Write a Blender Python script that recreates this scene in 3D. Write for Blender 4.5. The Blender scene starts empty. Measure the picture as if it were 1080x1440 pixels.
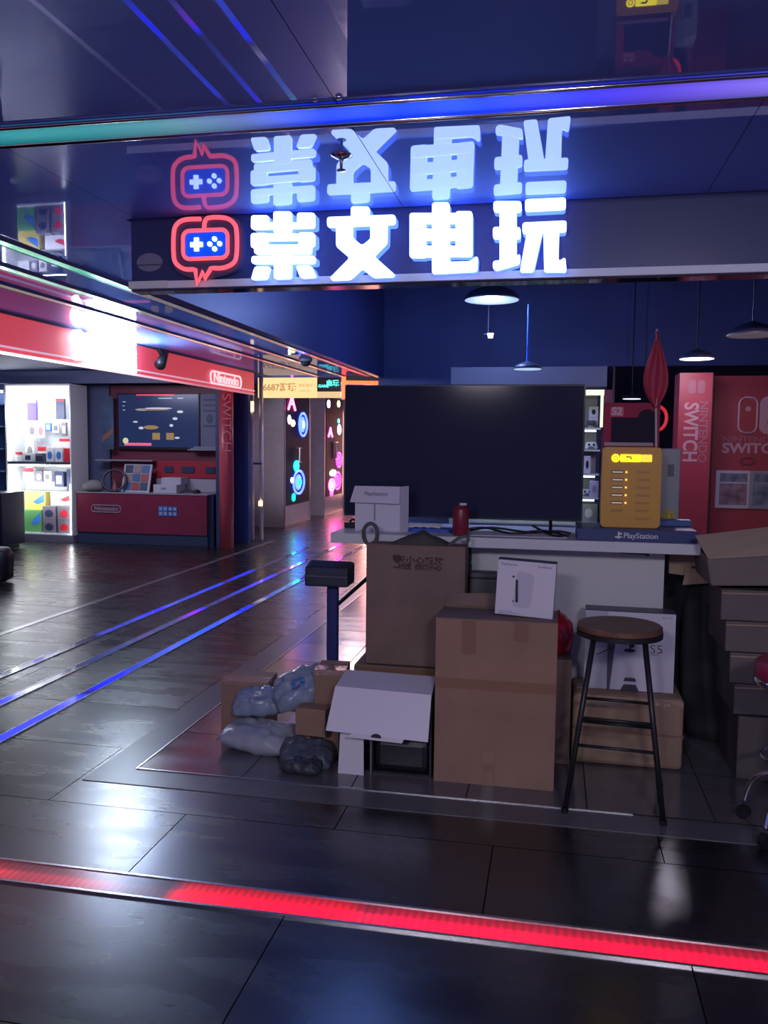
import bpy, bmesh, math, random
from mathutils import Vector, Matrix
from mathutils import noise as mnoise
random.seed(7)
sc = bpy.context.scene
COL = sc.collection
PI = math.pi

# ------------------------------------------------------------------ materials
MATS = {}
def mat(name, color=(.5, .5, .5), rough=.5, metal=0., emit=None, es=0., var=0., scale=8., bump=0., spec=.5, alpha=1., trans=0., coat=0.):
    if name in MATS: return MATS[name]
    m = bpy.data.materials.new(name); m.use_nodes = True
    nt = m.node_tree; b = nt.nodes['Principled BSDF']
    b.inputs['Base Color'].default_value = (*color, 1)
    b.inputs['Roughness'].default_value = rough
    b.inputs['Metallic'].default_value = metal
    b.inputs['Specular IOR Level'].default_value = spec
    b.inputs['Alpha'].default_value = alpha
    b.inputs['Transmission Weight'].default_value = trans
    b.inputs['Coat Weight'].default_value = coat
    if emit:
        b.inputs['Emission Color'].default_value = (*emit, 1)
        b.inputs['Emission Strength'].default_value = es
    if var or bump:
        tc = nt.nodes.new('ShaderNodeTexCoord'); nz = nt.nodes.new('ShaderNodeTexNoise')
        nz.inputs['Scale'].default_value = scale; nz.inputs['Detail'].default_value = 5
        nt.links.new(tc.outputs['Object'], nz.inputs['Vector'])
        if var:
            mr = nt.nodes.new('ShaderNodeMapRange'); mr.inputs['From Min'].default_value = .25; mr.inputs['From Max'].default_value = .75
            mr.inputs['To Min'].default_value = 1 - var; mr.inputs['To Max'].default_value = 1 + var
            mx = nt.nodes.new('ShaderNodeVectorMath'); mx.operation = 'SCALE'
            mx.inputs[0].default_value = color
            nt.links.new(nz.outputs['Fac'], mr.inputs['Value']); nt.links.new(mr.outputs[0], mx.inputs['Scale'])
            nt.links.new(mx.outputs[0], b.inputs['Base Color'])
        if bump:
            bp = nt.nodes.new('ShaderNodeBump'); bp.inputs['Strength'].default_value = bump; bp.inputs['Distance'].default_value = .01
            nt.links.new(nz.outputs['Fac'], bp.inputs['Height']); nt.links.new(bp.outputs[0], b.inputs['Normal'])
    MATS[name] = m
    return m

def glow(name, color, strength, base=(.02, .02, .02)):
    return mat(name, base, .3, emit=color, es=strength)

# ------------------------------------------------------------------ mesh builder
class MB:
    def __init__(s): s.bm = bmesh.new()
    def box(s, x0, x1, y0, y1, z0, z1, M=None):
        vs = [s.bm.verts.new(Vector(p) if M is None else M @ Vector(p)) for p in
              [(x0,y0,z0),(x1,y0,z0),(x1,y1,z0),(x0,y1,z0),(x0,y0,z1),(x1,y0,z1),(x1,y1,z1),(x0,y1,z1)]]
        for f in [(0,3,2,1),(4,5,6,7),(0,1,5,4),(1,2,6,5),(2,3,7,6),(3,0,4,7)]: s.bm.faces.new([vs[i] for i in f])
        return s
    def prism(s, pts, fn0, fn1):
        a = [s.bm.verts.new(fn0(p)) for p in pts]; b = [s.bm.verts.new(fn1(p)) for p in pts]
        n = len(pts)
        s.bm.faces.new(a); s.bm.faces.new(b[::-1])
        for i in range(n): s.bm.faces.new([a[i], b[i], b[(i+1) % n], a[(i+1) % n]])
        return s
    def xz(s, pts, y0, y1): return s.prism(pts, lambda p: Vector((p[0], y0, p[1])), lambda p: Vector((p[0], y1, p[1])))
    def yz(s, pts, x0, x1): return s.prism(pts, lambda p: Vector((x0, p[0], p[1])), lambda p: Vector((x1, p[0], p[1])))
    def xy(s, pts, z0, z1): return s.prism(pts, lambda p: Vector((p[0], p[1], z0)), lambda p: Vector((p[0], p[1], z1)))
    def tube(s, pts, r, n=10, closed=False, caps=True):
        pts = [Vector(p) for p in pts]; N = len(pts); rings = []
        rr = r if isinstance(r, (list, tuple)) else [r]*N
        prev = None
        for i, p in enumerate(pts):
            if closed: t = (pts[(i+1) % N]-pts[i-1])
            else: t = pts[min(i+1, N-1)]-pts[max(i-1, 0)]
            t.normalize()
            if prev is None:
                up = Vector((0, 0, 1)) if abs(t.z) < .9 else Vector((0, 1, 0))
                u = t.cross(up).normalized()
            else:
                u = (prev - t*prev.dot(t)).normalized()
            prev = u; v = t.cross(u)
            rings.append([s.bm.verts.new(p+(u*math.cos(2*PI*k/n)+v*math.sin(2*PI*k/n))*rr[i]) for k in range(n)])
        M = N if closed else N-1
        for i in range(M):
            a, b = rings[i], rings[(i+1) % N]
            for k in range(n): s.bm.faces.new([a[k], a[(k+1) % n], b[(k+1) % n], b[k]])
        if caps and not closed: s.bm.faces.new(rings[0][::-1]); s.bm.faces.new(rings[-1])
        return s
    def lathe(s, prof, n=32, c=(0, 0)):
        rings = []
        for r, z in prof:
            rings.append([s.bm.verts.new((c[0]+max(r, 1e-4)*math.cos(2*PI*k/n), c[1]+max(r, 1e-4)*math.sin(2*PI*k/n), z)) for k in range(n)])
        for a, b in zip(rings, rings[1:]):
            for k in range(n): s.bm.faces.new([a[k], a[(k+1) % n], b[(k+1) % n], b[k]])
        s.bm.faces.new(rings[0][::-1]); s.bm.faces.new(rings[-1])
        return s
    def quad(s, *ps):
        s.bm.faces.new([s.bm.verts.new(p) for p in ps]); return s
    def sheet(s, ps, t=.004):
        """a card panel: quad ps given thickness t"""
        ps = [Vector(p) for p in ps]; nrm = (ps[1]-ps[0]).cross(ps[2]-ps[0]).normalized()*t
        a = [s.bm.verts.new(p) for p in ps]; b = [s.bm.verts.new(p+nrm) for p in ps]; n = len(ps)
        s.bm.faces.new(a[::-1]); s.bm.faces.new(b)
        for i in range(n): s.bm.faces.new([a[i], a[(i+1) % n], b[(i+1) % n], b[i]])
        return s

def build(name, mb, m, parent=None, bevel=0., smooth=False, subsurf=0, off=None, rot=None):
    me = bpy.data.meshes.new(name)
    bmesh.ops.recalc_face_normals(mb.bm, faces=mb.bm.faces[:])
    if smooth:
        for f in mb.bm.faces: f.smooth = True
    mb.bm.to_mesh(me); mb.bm.free()
    me.materials.append(m)
    o = bpy.data.objects.new(name, me); COL.objects.link(o)
    if bevel:
        md = o.modifiers.new('bevel', 'BEVEL'); md.width = bevel; md.segments = 2; md.limit_method = 'ANGLE'; md.angle_limit = math.radians(40)
    if subsurf:
        md = o.modifiers.new('sub', 'SUBSURF'); md.levels = subsurf; md.render_levels = subsurf
    if off: o.location = off
    if rot: o.rotation_euler = rot
    if parent: o.parent = parent
    return o

def tag(o, label, cat, group=None, kind=None):
    if label: o['label'] = label
    if cat: o['category'] = cat
    if group: o['group'] = group
    if kind: o['kind'] = kind
    return o
def thing(name, label, cat, loc=(0, 0, 0), rotz=0., group=None):
    o = bpy.data.objects.new(name, None); COL.objects.link(o); o.empty_display_size = .05
    o.location = loc; o.rotation_euler = (0, 0, rotz)
    return tag(o, label, cat, group)
def struct(name, mb, m, parent=None, bevel=0.):
    o = build(name, mb, m, parent, bevel)
    if not parent: o['kind'] = 'structure'
    return o
def text(name, s, size, m, parent, loc, rot=(PI/2, 0, 0), ext=.0008, bold=0., sx=1., align='CENTER', space=1.):
    cu = bpy.data.curves.new(name, 'FONT'); cu.body = s; cu.size = size; cu.extrude = ext; cu.offset = bold
    cu.align_x = align; cu.align_y = 'CENTER'; cu.resolution_u = 4; cu.space_character = space
    t = bpy.data.objects.new(name+'_src', cu); COL.objects.link(t)
    dg = bpy.context.evaluated_depsgraph_get()
    me = bpy.data.meshes.new_from_object(t.evaluated_get(dg)); me.name = name
    bpy.data.objects.remove(t); 
    me.materials.clear(); me.materials.append(m)
    o = bpy.data.objects.new(name, me); COL.objects.link(o)
    o.location = loc; o.rotation_euler = rot; o.scale = (sx, 1, 1)
    if parent: o.parent = parent
    return o
def rrect(x0, x1, z0, z1, r, n=6):
    pts = []
    for cx, cz, a0 in ((x1-r, z1-r, 0), (x0+r, z1-r, 90), (x0+r, z0+r, 180), (x1-r, z0+r, 270)):
        for k in range(n+1):
            a = math.radians(a0+90*k/n); pts.append((cx+r*math.cos(a), cz+r*math.sin(a)))
    return pts
def ellipse(cx, cz, rx, rz, n=24): return [(cx+rx*math.cos(2*PI*k/n), cz+rz*math.sin(2*PI*k/n)) for k in range(n)]
def rounded(pts, r):
    """round the corners of a polygon"""
    out = []; n = len(pts)
    for i in range(n):
        p0, p, p1 = Vector(pts[i-1]), Vector(pts[i]), Vector(pts[(i+1) % n])
        a = p0-p; b = p1-p; d = min(r, a.length*.45, b.length*.45)
        A = p+a.normalized()*d; B = p+b.normalized()*d
        for k in range(5):
            t = k/4; q = A*(1-t)**2+p*2*t*(1-t)+B*t*t; out.append((q.x, q.y))
    return out
def smoothpath(pts, sub=6):
    pts = [Vector(p) for p in pts]; out = []
    for i in range(len(pts)-1):
        p0 = pts[max(i-1, 0)]; p1 = pts[i]; p2 = pts[i+1]; p3 = pts[min(i+2, len(pts)-1)]
        for k in range(sub):
            t = k/sub
            out.append(.5*((2*p1)+(-p0+p2)*t+(2*p0-5*p1+4*p2-p3)*t*t+(-p0+3*p1-3*p2+p3)*t**3))
    out.append(pts[-1]); return out

# base materials
CARD = mat('cardboard', (.28, .172, .13), .75, var=.12, scale=5, bump=.1, spec=.2)
CARD2 = mat('cardboard_grey', (.20, .14, .12), .75, var=.15, scale=5, bump=.1, spec=.2)
CARD3 = mat('cardboard_pale', (.36, .27, .20), .75, var=.1, scale=5, spec=.2)
TAPE = mat('brown_tape', (.24, .125, .08), .25, spec=.6)
SHINYTAPE = mat('clear_tape', (.30, .2, .15), .12, spec=.9, bump=.5, scale=30)
WHITE = mat('white_laminate', (.62, .62, .66), .45)
WHITEBOX = mat('white_card', (.66, .62, .72), .5)
BLACK = mat('black_plastic', (.012, .012, .016), .35)
BLACKM = mat('black_metal', (.02, .02, .024), .4, .3)
DARK = mat('dark_ink', (.02, .02, .03), .6)
GREYINK = mat('grey_ink', (.25, .25, .32), .6)
CHROME = mat('chrome', (.75, .77, .8), .12, 1.)
STEEL = mat('brushed_steel', (.5, .47, .5), .3, .9, var=.1, scale=20)
TRIM = mat('steel_trim', (.6, .6, .65), .25, 1.)
RED = mat('red_panel', (.42, .025, .045), .4)
REDW = mat('red_wall_paint', (.33, .03, .045), .5)
BLUEBOX = mat('navy_card', (.02, .035, .15), .4)
NAVY = mat('navy_panel', (.022, .03, .075), .35)
NAVYW = mat('navy_wall_paint', (.05, .07, .20), .6, var=.15, scale=2)
PRINTW = mat('white_print', (.6, .6, .65), .5)

# ------------------------------------------------------------------ procedural floor, ceiling
def floor_material(name, bw, rh, ox, oy, col, mortar, r0, r1, offset=.5, msize=.0022, specv=.6, colvar=.4, ior=1.75):
    m = bpy.data.materials.new(name); m.use_nodes = True; nt = m.node_tree; N = nt.nodes; L = nt.links
    b = N['Principled BSDF']; b.inputs['IOR'].default_value = ior
    geo = N.new('ShaderNodeNewGeometry'); mp = N.new('ShaderNodeMapping'); mp.inputs['Location'].default_value = (-ox, -oy, 0)
    L.new(geo.outputs['Position'], mp.inputs['Vector'])
    br = N.new('ShaderNodeTexBrick'); br.inputs['Scale'].default_value = 1; br.inputs['Brick Width'].default_value = bw
    br.inputs['Row Height'].default_value = rh; br.inputs['Mortar Size'].default_value = msize; br.inputs['Mortar Smooth'].default_value = 0
    br.inputs['Bias'].default_value = 0; br.offset = offset; br.inputs['Color1'].default_value = (0, 0, 0, 1); br.inputs['Color2'].default_value = (1, 1, 1, 1)
    br.inputs['Mortar'].default_value = (.5, .5, .5, 1)
    L.new(mp.outputs[0], br.inputs['Vector'])
    # streaky worn texture running along x
    mp2 = N.new('ShaderNodeMapping'); mp2.inputs['Scale'].default_value = (1.2, 4.5, 1)
    L.new(geo.outputs['Position'], mp2.inputs['Vector'])
    nz = N.new('ShaderNodeTexNoise'); nz.inputs['Scale'].default_value = 2.0; nz.inputs['Detail'].default_value = 3.5; nz.inputs['Roughness'].default_value = .5
    L.new(mp2.outputs[0], nz.inputs['Vector'])
    ad = N.new('ShaderNodeMath'); ad.operation = 'MULTIPLY_ADD'; ad.inputs[1].default_value = .22
    L.new(br.outputs['Color'], ad.inputs[0]); L.new(nz.outputs['Fac'], ad.inputs[2])
    mr = N.new('ShaderNodeMapRange'); mr.inputs['From Min'].default_value = .15; mr.inputs['From Max'].default_value = 1.05; mr.interpolation_type = 'SMOOTHSTEP'
    mr.inputs['To Min'].default_value = r0; mr.inputs['To Max'].default_value = r1
    L.new(ad.outputs[0], mr.inputs['Value']); L.new(mr.outputs[0], b.inputs['Roughness'])
    rc = N.new('ShaderNodeMapRange'); rc.inputs['From Min'].default_value = .15; rc.inputs['From Max'].default_value = 1.0
    rc.inputs['To Min'].default_value = 1-colvar; rc.inputs['To Max'].default_value = 1+colvar
    L.new(ad.outputs[0], rc.inputs['Value'])
    sc_ = N.new('ShaderNodeVectorMath'); sc_.operation = 'SCALE'; sc_.inputs[0].default_value = col; L.new(rc.outputs[0], sc_.inputs['Scale'])
    mx = N.new('ShaderNodeMix'); mx.data_type = 'RGBA'
    L.new(br.outputs['Fac'], mx.inputs['Factor']); L.new(sc_.outputs[0], mx.inputs['A']); mx.inputs['B'].default_value = (*mortar, 1)
    L.new(mx.outputs['Result'], b.inputs['Base Color'])
    sp = N.new('ShaderNodeMapRange'); sp.inputs['To Min'].default_value = specv; sp.inputs['To Max'].default_value = 0.
    L.new(br.outputs['Fac'], sp.inputs['Value']); L.new(sp.outputs[0], b.inputs['Specular IOR Level'])
    bp = N.new('ShaderNodeBump'); bp.inputs['Strength'].default_value = .045; bp.inputs['Distance'].default_value = .004
    L.new(nz.outputs['Fac'], bp.inputs['Height']); L.new(bp.outputs[0], b.inputs['Normal'])
    return m
FLOOR = floor_material('dark_floor_tile', 1.23, .62, -.187, 1.84, (.008, .007, .011), (.002, .002, .003), .21, .33, specv=.85, colvar=.04)
SHOPFLOOR = floor_material('shop_floor_tile', .5, .5, -1.83, 3.47, (.11, .10, .12), (.03, .03, .032), .12, .24, offset=0., msize=.003, specv=.8, colvar=.15)
BORDER = mat('border_stone', (.10, .095, .11), .3, var=.15, scale=3)

def mirror_material():
    m = bpy.data.materials.new('dark_mirror_ceiling'); m.use_nodes = True; nt = m.node_tree; N = nt.nodes; L = nt.links
    for n in list(N):
        if n.type != 'OUTPUT_MATERIAL': N.remove(n)
    out = N['Material Output']
    geo = N.new('ShaderNodeNewGeometry'); sx = N.new('ShaderNodeSeparateXYZ'); L.new(geo.outputs['Position'], sx.inputs[0])
    def seam(sock, o, w):
        a = N.new('ShaderNodeMath'); a.operation = 'SUBTRACT'; L.new(sock, a.inputs[0]); a.inputs[1].default_value = o
        c = N.new('ShaderNodeMath'); c.operation = 'PINGPONG'; L.new(a.outputs[0], c.inputs[0]); c.inputs[1].default_value = w/2
        d = N.new('ShaderNodeMath'); d.operation = 'LESS_THAN'; L.new(c.outputs[0], d.inputs[0]); d.inputs[1].default_value = .0012
        return d.outputs[0]
    mxx = N.new('ShaderNodeMath'); mxx.operation = 'MAXIMUM'
    L.new(seam(sx.outputs[0], -.645, 1.2), mxx.inputs[0]); L.new(seam(sx.outputs[1], .05, 2.4), mxx.inputs[1])
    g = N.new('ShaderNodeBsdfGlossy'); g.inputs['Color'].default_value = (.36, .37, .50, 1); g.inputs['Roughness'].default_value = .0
    g2 = N.new('ShaderNodeBsdfGlossy'); g2.inputs['Color'].default_value = (.22, .34, .80, 1); g2.inputs['Roughness'].default_value = .55  # rough blue lobe imitates a hazy glow around the sign
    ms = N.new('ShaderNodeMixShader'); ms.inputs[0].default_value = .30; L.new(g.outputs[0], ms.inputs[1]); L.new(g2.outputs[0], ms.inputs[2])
    d = N.new('ShaderNodeBsdfDiffuse'); d.inputs['Color'].default_value = (.08, .13, .42, 1)  # blue haze put into the ceiling's diffuse colour
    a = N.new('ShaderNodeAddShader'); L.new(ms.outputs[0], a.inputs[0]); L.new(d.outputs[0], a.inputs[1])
    dk = N.new('ShaderNodeBsdfDiffuse'); dk.inputs['Color'].default_value = (.005, .005, .01, 1)
    fin = N.new('ShaderNodeMixShader'); L.new(mxx.outputs[0], fin.inputs[0]); L.new(a.outputs[0], fin.inputs[1]); L.new(dk.outputs[0], fin.inputs[2])
    L.new(fin.outputs[0], out.inputs['Surface'])
    return m
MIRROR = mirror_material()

def led_material(name, axis, lo, hi, stops, base=(.05, .05, .06), rough=.12, dots=0, profile=None, spec=.8):
    """glass covered LED channel; emission colour by position along the strip.  stops: (pos, (r,g,b) linear radiance)"""
    m = bpy.data.materials.new(name); m.use_nodes = True; nt = m.node_tree; N = nt.nodes; L = nt.links
    b = N['Principled BSDF']; b.inputs['Base Color'].default_value = (*base, 1); b.inputs['Roughness'].default_value = rough
    b.inputs['Specular IOR Level'].default_value = spec
    geo = N.new('ShaderNodeNewGeometry'); sx = N.new('ShaderNodeSeparateXYZ'); L.new(geo.outputs['Position'], sx.inputs[0])
    mr = N.new('ShaderNodeMapRange'); mr.inputs['From Min'].default_value = lo; mr.inputs['From Max'].default_value = hi
    L.new(sx.outputs[axis], mr.inputs['Value'])
    cr = N.new('ShaderNodeValToRGB'); L.new(mr.outputs[0], cr.inputs[0])
    mxv = max(max(c) for _, c in stops) or 1
    e = cr.color_ramp.elements
    for i, (p, c) in enumerate(stops):
        q = (p-lo)/(hi-lo)
        el = e[i] if i < 2 else e.new(q)
        el.position = q; el.color = (c[0]/mxv, c[1]/mxv, c[2]/mxv, 1)
    col = cr.outputs[0]
    fac = None
    if dots:
        w = N.new('ShaderNodeMath'); w.operation = 'SINE'; q = N.new('ShaderNodeMath'); q.operation = 'MULTIPLY'; q.inputs[1].default_value = 2*PI/dots
        L.new(sx.outputs[axis], q.inputs[0]); L.new(q.outputs[0], w.inputs[0])
        r2 = N.new('ShaderNodeMapRange'); r2.inputs['From Min'].default_value = -1; r2.inputs['To Min'].default_value = .72; r2.inputs['To Max'].default_value = 1.15
        L.new(w.outputs[0], r2.inputs['Value']); fac = r2.outputs[0]
    if profile:
        other = 1-axis
        r3 = N.new('ShaderNodeMapRange'); r3.inputs['From Min'].default_value = profile[0]; r3.inputs['From Max'].default_value = profile[1]
        L.new(sx.outputs[other], r3.inputs['Value'])
        c3 = N.new('ShaderNodeValToRGB'); L.new(r3.outputs[0], c3.inputs[0]); ee = c3.color_ramp.elements
        for i, (p, v) in enumerate(profile[2]):
            el = ee[i] if i < 2 else ee.new(p)
            el.position = p; el.color = (v, v, v, 1)
        if fac is not None:
            k = N.new('ShaderNodeMath'); k.operation = 'MULTIPLY'; L.new(fac, k.inputs[0]); L.new(c3.outputs[0], k.inputs[1]); fac = k.outputs[0]
        else: fac = c3.outputs[0]
    L.new(col, b.inputs['Emission Color'])
    if fac is not None:
        k = N.new('ShaderNodeMath'); k.operation = 'MULTIPLY'; L.new(fac, k.inputs[0]); k.inputs[1].default_value = mxv; L.new(k.outputs[0], b.inputs['Emission Strength'])
    else: b.inputs['Emission Strength'].default_value = mxv
    return m

# ------------------------------------------------------------------ setting
struct('floor', MB().box(-12, 5, -6, 28, -.1, 0), FLOOR)
struct('floor_shop', MB().box(-1.83, 3.4, 3.47, 9.0, -.05, .004), SHOPFLOOR)
m_ = MB().box(-2.01, 3.4, 3.30, 3.462, -.05, .003); m_.box(-2.01, -1.838, 3.462, 9.0, -.05, .003)
struct('trim_1', m_, BORDER)
m_ = MB().box(-1.838, .35, 3.462, 3.47, 0, .007); m_.box(-1.838, -1.83, 3.47, 9.0, 0, .007)
struct('trim_2', m_, TRIM)
struct('trim_3', MB().box(-4.17, -4.11, -3, 12.2, -.01, .003), STEEL)
CZ = 2.48
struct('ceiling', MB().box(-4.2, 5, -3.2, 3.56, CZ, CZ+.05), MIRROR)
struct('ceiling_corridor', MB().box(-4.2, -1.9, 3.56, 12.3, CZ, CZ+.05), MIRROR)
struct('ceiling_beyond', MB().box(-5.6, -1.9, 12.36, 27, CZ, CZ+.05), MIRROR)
struct('ceiling_shop', MB().box(-1.9, 3.4, 3.56, 11.2, 3.25, 3.3), NAVYW)
struct('ceiling_left_shop', MB().box(-12, -4.26, -3.2, 12.3, CZ+.02, CZ+.07), NAVYW)
struct('wall_back', MB().box(-1.88, .50, 9.0, 9.1, 0, 3.25), NAVYW)
struct('wall_bulkhead', MB().box(.50, 3.3, 9.0, 9.1, 2.3, 3.25), NAVYW)
struct('wall_rear', MB().box(.50, 3.4, 11.0, 11.1, 0, 3.25), mat('rear_wall', (.04, .05, .13), .6))
struct('wall_right', MB().box(3.3, 3.4, 3.56, 11.0, 0, 3.25), NAVYW)
struct('wall_corridor_right', MB().box(-1.9, -1.8, 9.1, 27, 0, CZ), NAVYW)
struct('wall_corridor_end', MB().box(-5.7, -1.8, 27, 27.1, 0, CZ), mat('end_wall', (.10, .08, .11), .5))
struct('wall_corridor_left', MB().box(-5.7, -5.6, 12.36, 27, 0, CZ), mat('niche_wall', (.05, .04, .06), .4))
struct('wall_left_back', MB().box(-12, -4.62, 11.95, 12.05, 0, CZ+.02), NAVYW)
struct('wall_left_side', MB().box(-12.1, -12, -3, 12.05, 0, CZ+.02), NAVYW)
# fascia of the shop in front
FASC = mat('fascia_navy', (.036, .048, .17), .38, var=.06, scale=3)  # blue base carries part of the haze and the letters' glow
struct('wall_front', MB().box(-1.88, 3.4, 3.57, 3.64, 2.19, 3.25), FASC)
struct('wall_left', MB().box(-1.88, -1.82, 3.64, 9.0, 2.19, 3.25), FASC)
struct('trim_4', MB().box(-1.88, 3.4, 3.545, 3.57, 2.172, 2.203), mat('fascia_edge', (.8, .83, .95), .45))
struct('trim_5', MB().box(-1.88, -1.695, 3.54, 3.545, 2.172, 2.204), mat('fascia_edge_pale', (.75, .78, .8), .35))  # pale end piece stands in for a reflection on the fascia trim
struct('trim_6', MB().box(-1.88, 3.4, 3.57, 3.66, 2.165, 2.19), mat('soffit_gloss', (.08, .08, .12), .08, .6))

# ------------------------------------------------------------------ LED channels
red = led_material('red_led', 0, -4, 2, [(-4, (.5, .02, .03)), (-1.95, (.9, .03, .05)), (-1.75, (.35, .03, .05)), (-1.5, (.45, .01, .03)), (-1.36, (.06, .01, .02)), (-1.22, (.06, .01, .02)), (-1.16, (2.4, .0, .03)), (-.62, (2.4, 0, .04)), (-.55, (.9, .01, .06)), (-.45, (1.6, .0, .06)), (.3, (1.5, .0, .05)), (2, (1.0, .01, .06))], dots=.026,
    profile=(2.462, 2.583, [(0, .12), (.12, .9), (.45, 1), (.62, .35), (1, .12)]), base=(.09, .07, .08), rough=.2)
t = thing('floor_light_strip', 'red glowing LED strip set across the dark floor in front of the shop', 'light strip', (0, 2.52, 0))
build('light_cover', MB().box(-4.0, 3.0, -.055, .063, -.005, .004), red, t)
m_ = MB().box(-4.0, 3.0, -.066, -.055, -.005, .007); m_.box(-4.0, 3.0, .063, .074, -.005, .007)
build('metal_edge', m_, TRIM, t)
bar = led_material('ceiling_bar_led', 0, -4, 3, [(-4, (.0, .2, .25)), (-1.9, (.005, .24, .29)), (-1.5, (.02, .26, .30)), (-1.15, (.10, .27, .36)), (-.95, (.10, .16, .45)), (-.7, (.0, .05, 1.2)), (-.3, (.0, .06, 1.5)), (0, (.03, .04, 1.0)), (.25, (.10, .06, .75)), (.55, (.22, .16, .85)), (3, (.3, .2, .9))], base=(.05, .05, .06), rough=.4,
    profile=(2.462, 2.583, [(0, .75), (.3, 1), (.7, .8), (1, .55)]))
t = thing('ceiling_light_strip', 'teal to blue glowing LED bar across the mirrored ceiling before the shop sign', 'light strip', (0, 2.52, CZ))
build('light_cover', MB().box(-4.2, 3.2, -.055, .063, -.012, .0), bar, t, bevel=.003)
m_ = MB().tube([(-4.2, .071, -.012), (3.2, .071, -.012)], .009, 12); m_.tube([(-4.2, -.062, -.008), (3.2, -.062, -.008)], .006, 10)
build('metal_edge', m_, CHROME, t, smooth=True)
B = (.02, .03, 1.6); D = (.015, .012, .05); Mi = (.03, .05, .45); W = (.3, .3, .4)
strips = [
 (-3.40, 'outermost', [(0, D), (5.8, D), (5.9, (.05, .05, .5)), (6.4, Mi), (6.7, B), (6.98, B), (7.15, Mi), (8.3, (.02, .06, 1.0)), (8.4, D), (8.8, B), (9.2, B), (9.3, D), (13, D)]),
 (-3.05, 'middle', [(0, Mi), (4.2, B), (4.35, B), (4.4, D), (4.9, D), (5.3, (.04, .05, .2)), (6.5, (.05, .06, .2)), (6.85, (.3, .02, 1)), (7.0, B), (7.1, D), (7.8, Mi), (8.5, (.06, .03, 1.2)), (9.0, B), (9.1, D), (9.9, (.5, .1, .6)), (10, D), (13, D)]),
 (-2.68, 'nearest', [(0, D), (2.4, Mi), (3.3, (.03, .05, 1.9)), (4.4, (.03, .05, 1.9)), (4.46, D), (4.7, B), (4.9, B), (5.0, Mi), (6.0, (.03, .1, 1.0)), (6.8, (.03, .1, .9)), (7.0, B), (7.2, B), (7.3, D), (7.55, W), (7.7, Mi), (8.4, (.1, .2, .5)), (8.6, (.0, .6, .5)), (8.8, D), (13, D)])]
for x, nm, st in strips:
    t = thing('floor_light_strip', {'outermost': 'blue floor light strip farthest left in the corridor, nearest the red shop', 'middle': 'blue floor light strip between two others along the corridor floor', 'nearest': 'longest bright blue floor light strip, nearest the cardboard boxes'}[nm], 'light strip', (x, 0, 0), group='blue floor light strips')
    build('light_cover', MB().box(-.03, .03, 0.2, 12.3, -.005, .004), led_material('blue_led_'+nm, 1, 0, 13, st, base=(.05, .05, .06), rough=.08), t)
    m_ = MB().box(-.037, -.03, 0.2, 12.3, -.005, .006); m_.box(.03, .037, 0.2, 12.3, -.005, .006)
    build('metal_edge', m_, TRIM, t)
G = (.0, .36, .22); Pk = (.6, .12, .3)
cst = [[(0, G), (3.5, G), (5.05, G), (5.2, (.10, .10, .11)), (7.0, (.2, .15, .14)), (8.4, (.3, .12, .08)), (9.5, (.4, .05, .06)), (13, (.5, .08, .1))],
       [(0, G), (4.3, G), (6, (.04, .16, .1)), (6.5, (.2, .16, .2)), (8, (.25, .1, .12)), (10, (.45, .07, .06)), (13, (.4, .1, .08))],
       [(0, G), (5, (.02, .14, .1)), (6.4, (.2, .12, .16)), (8.4, (.5, .3, .2)), (9, (.35, .06, .06)), (13, (.4, .05, .1))]]
for (x, nm), st in zip(((-2.72, 'innermost'), (-3.11, 'middle'), (-3.48, 'outermost')), cst):
    t = thing('ceiling_light_strip', {'innermost': 'green to orange ceiling light strip nearest the shop sign', 'middle': 'green to pink ceiling light strip between two others', 'outermost': 'green to red ceiling light strip nearest the red shop fascia'}[nm], 'light strip', (x, 0, CZ), group='ceiling light strips over the corridor')
    build('light_cover', MB().box(-.034, .034, 2.62, 12.3, -.010, 0), led_material('ceil_led_'+nm, 1, 0, 13, st, base=(.3, .3, .3), rough=.15), t)
    m_ = MB().box(-.042, -.034, 2.62, 12.3, -.012, 0); m_.box(.034, .042, 2.62, 12.3, -.012, 0)
    build('metal_edge', m_, mat('strip_edge', (.25, .25, .28), .4, .6), t)

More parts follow.
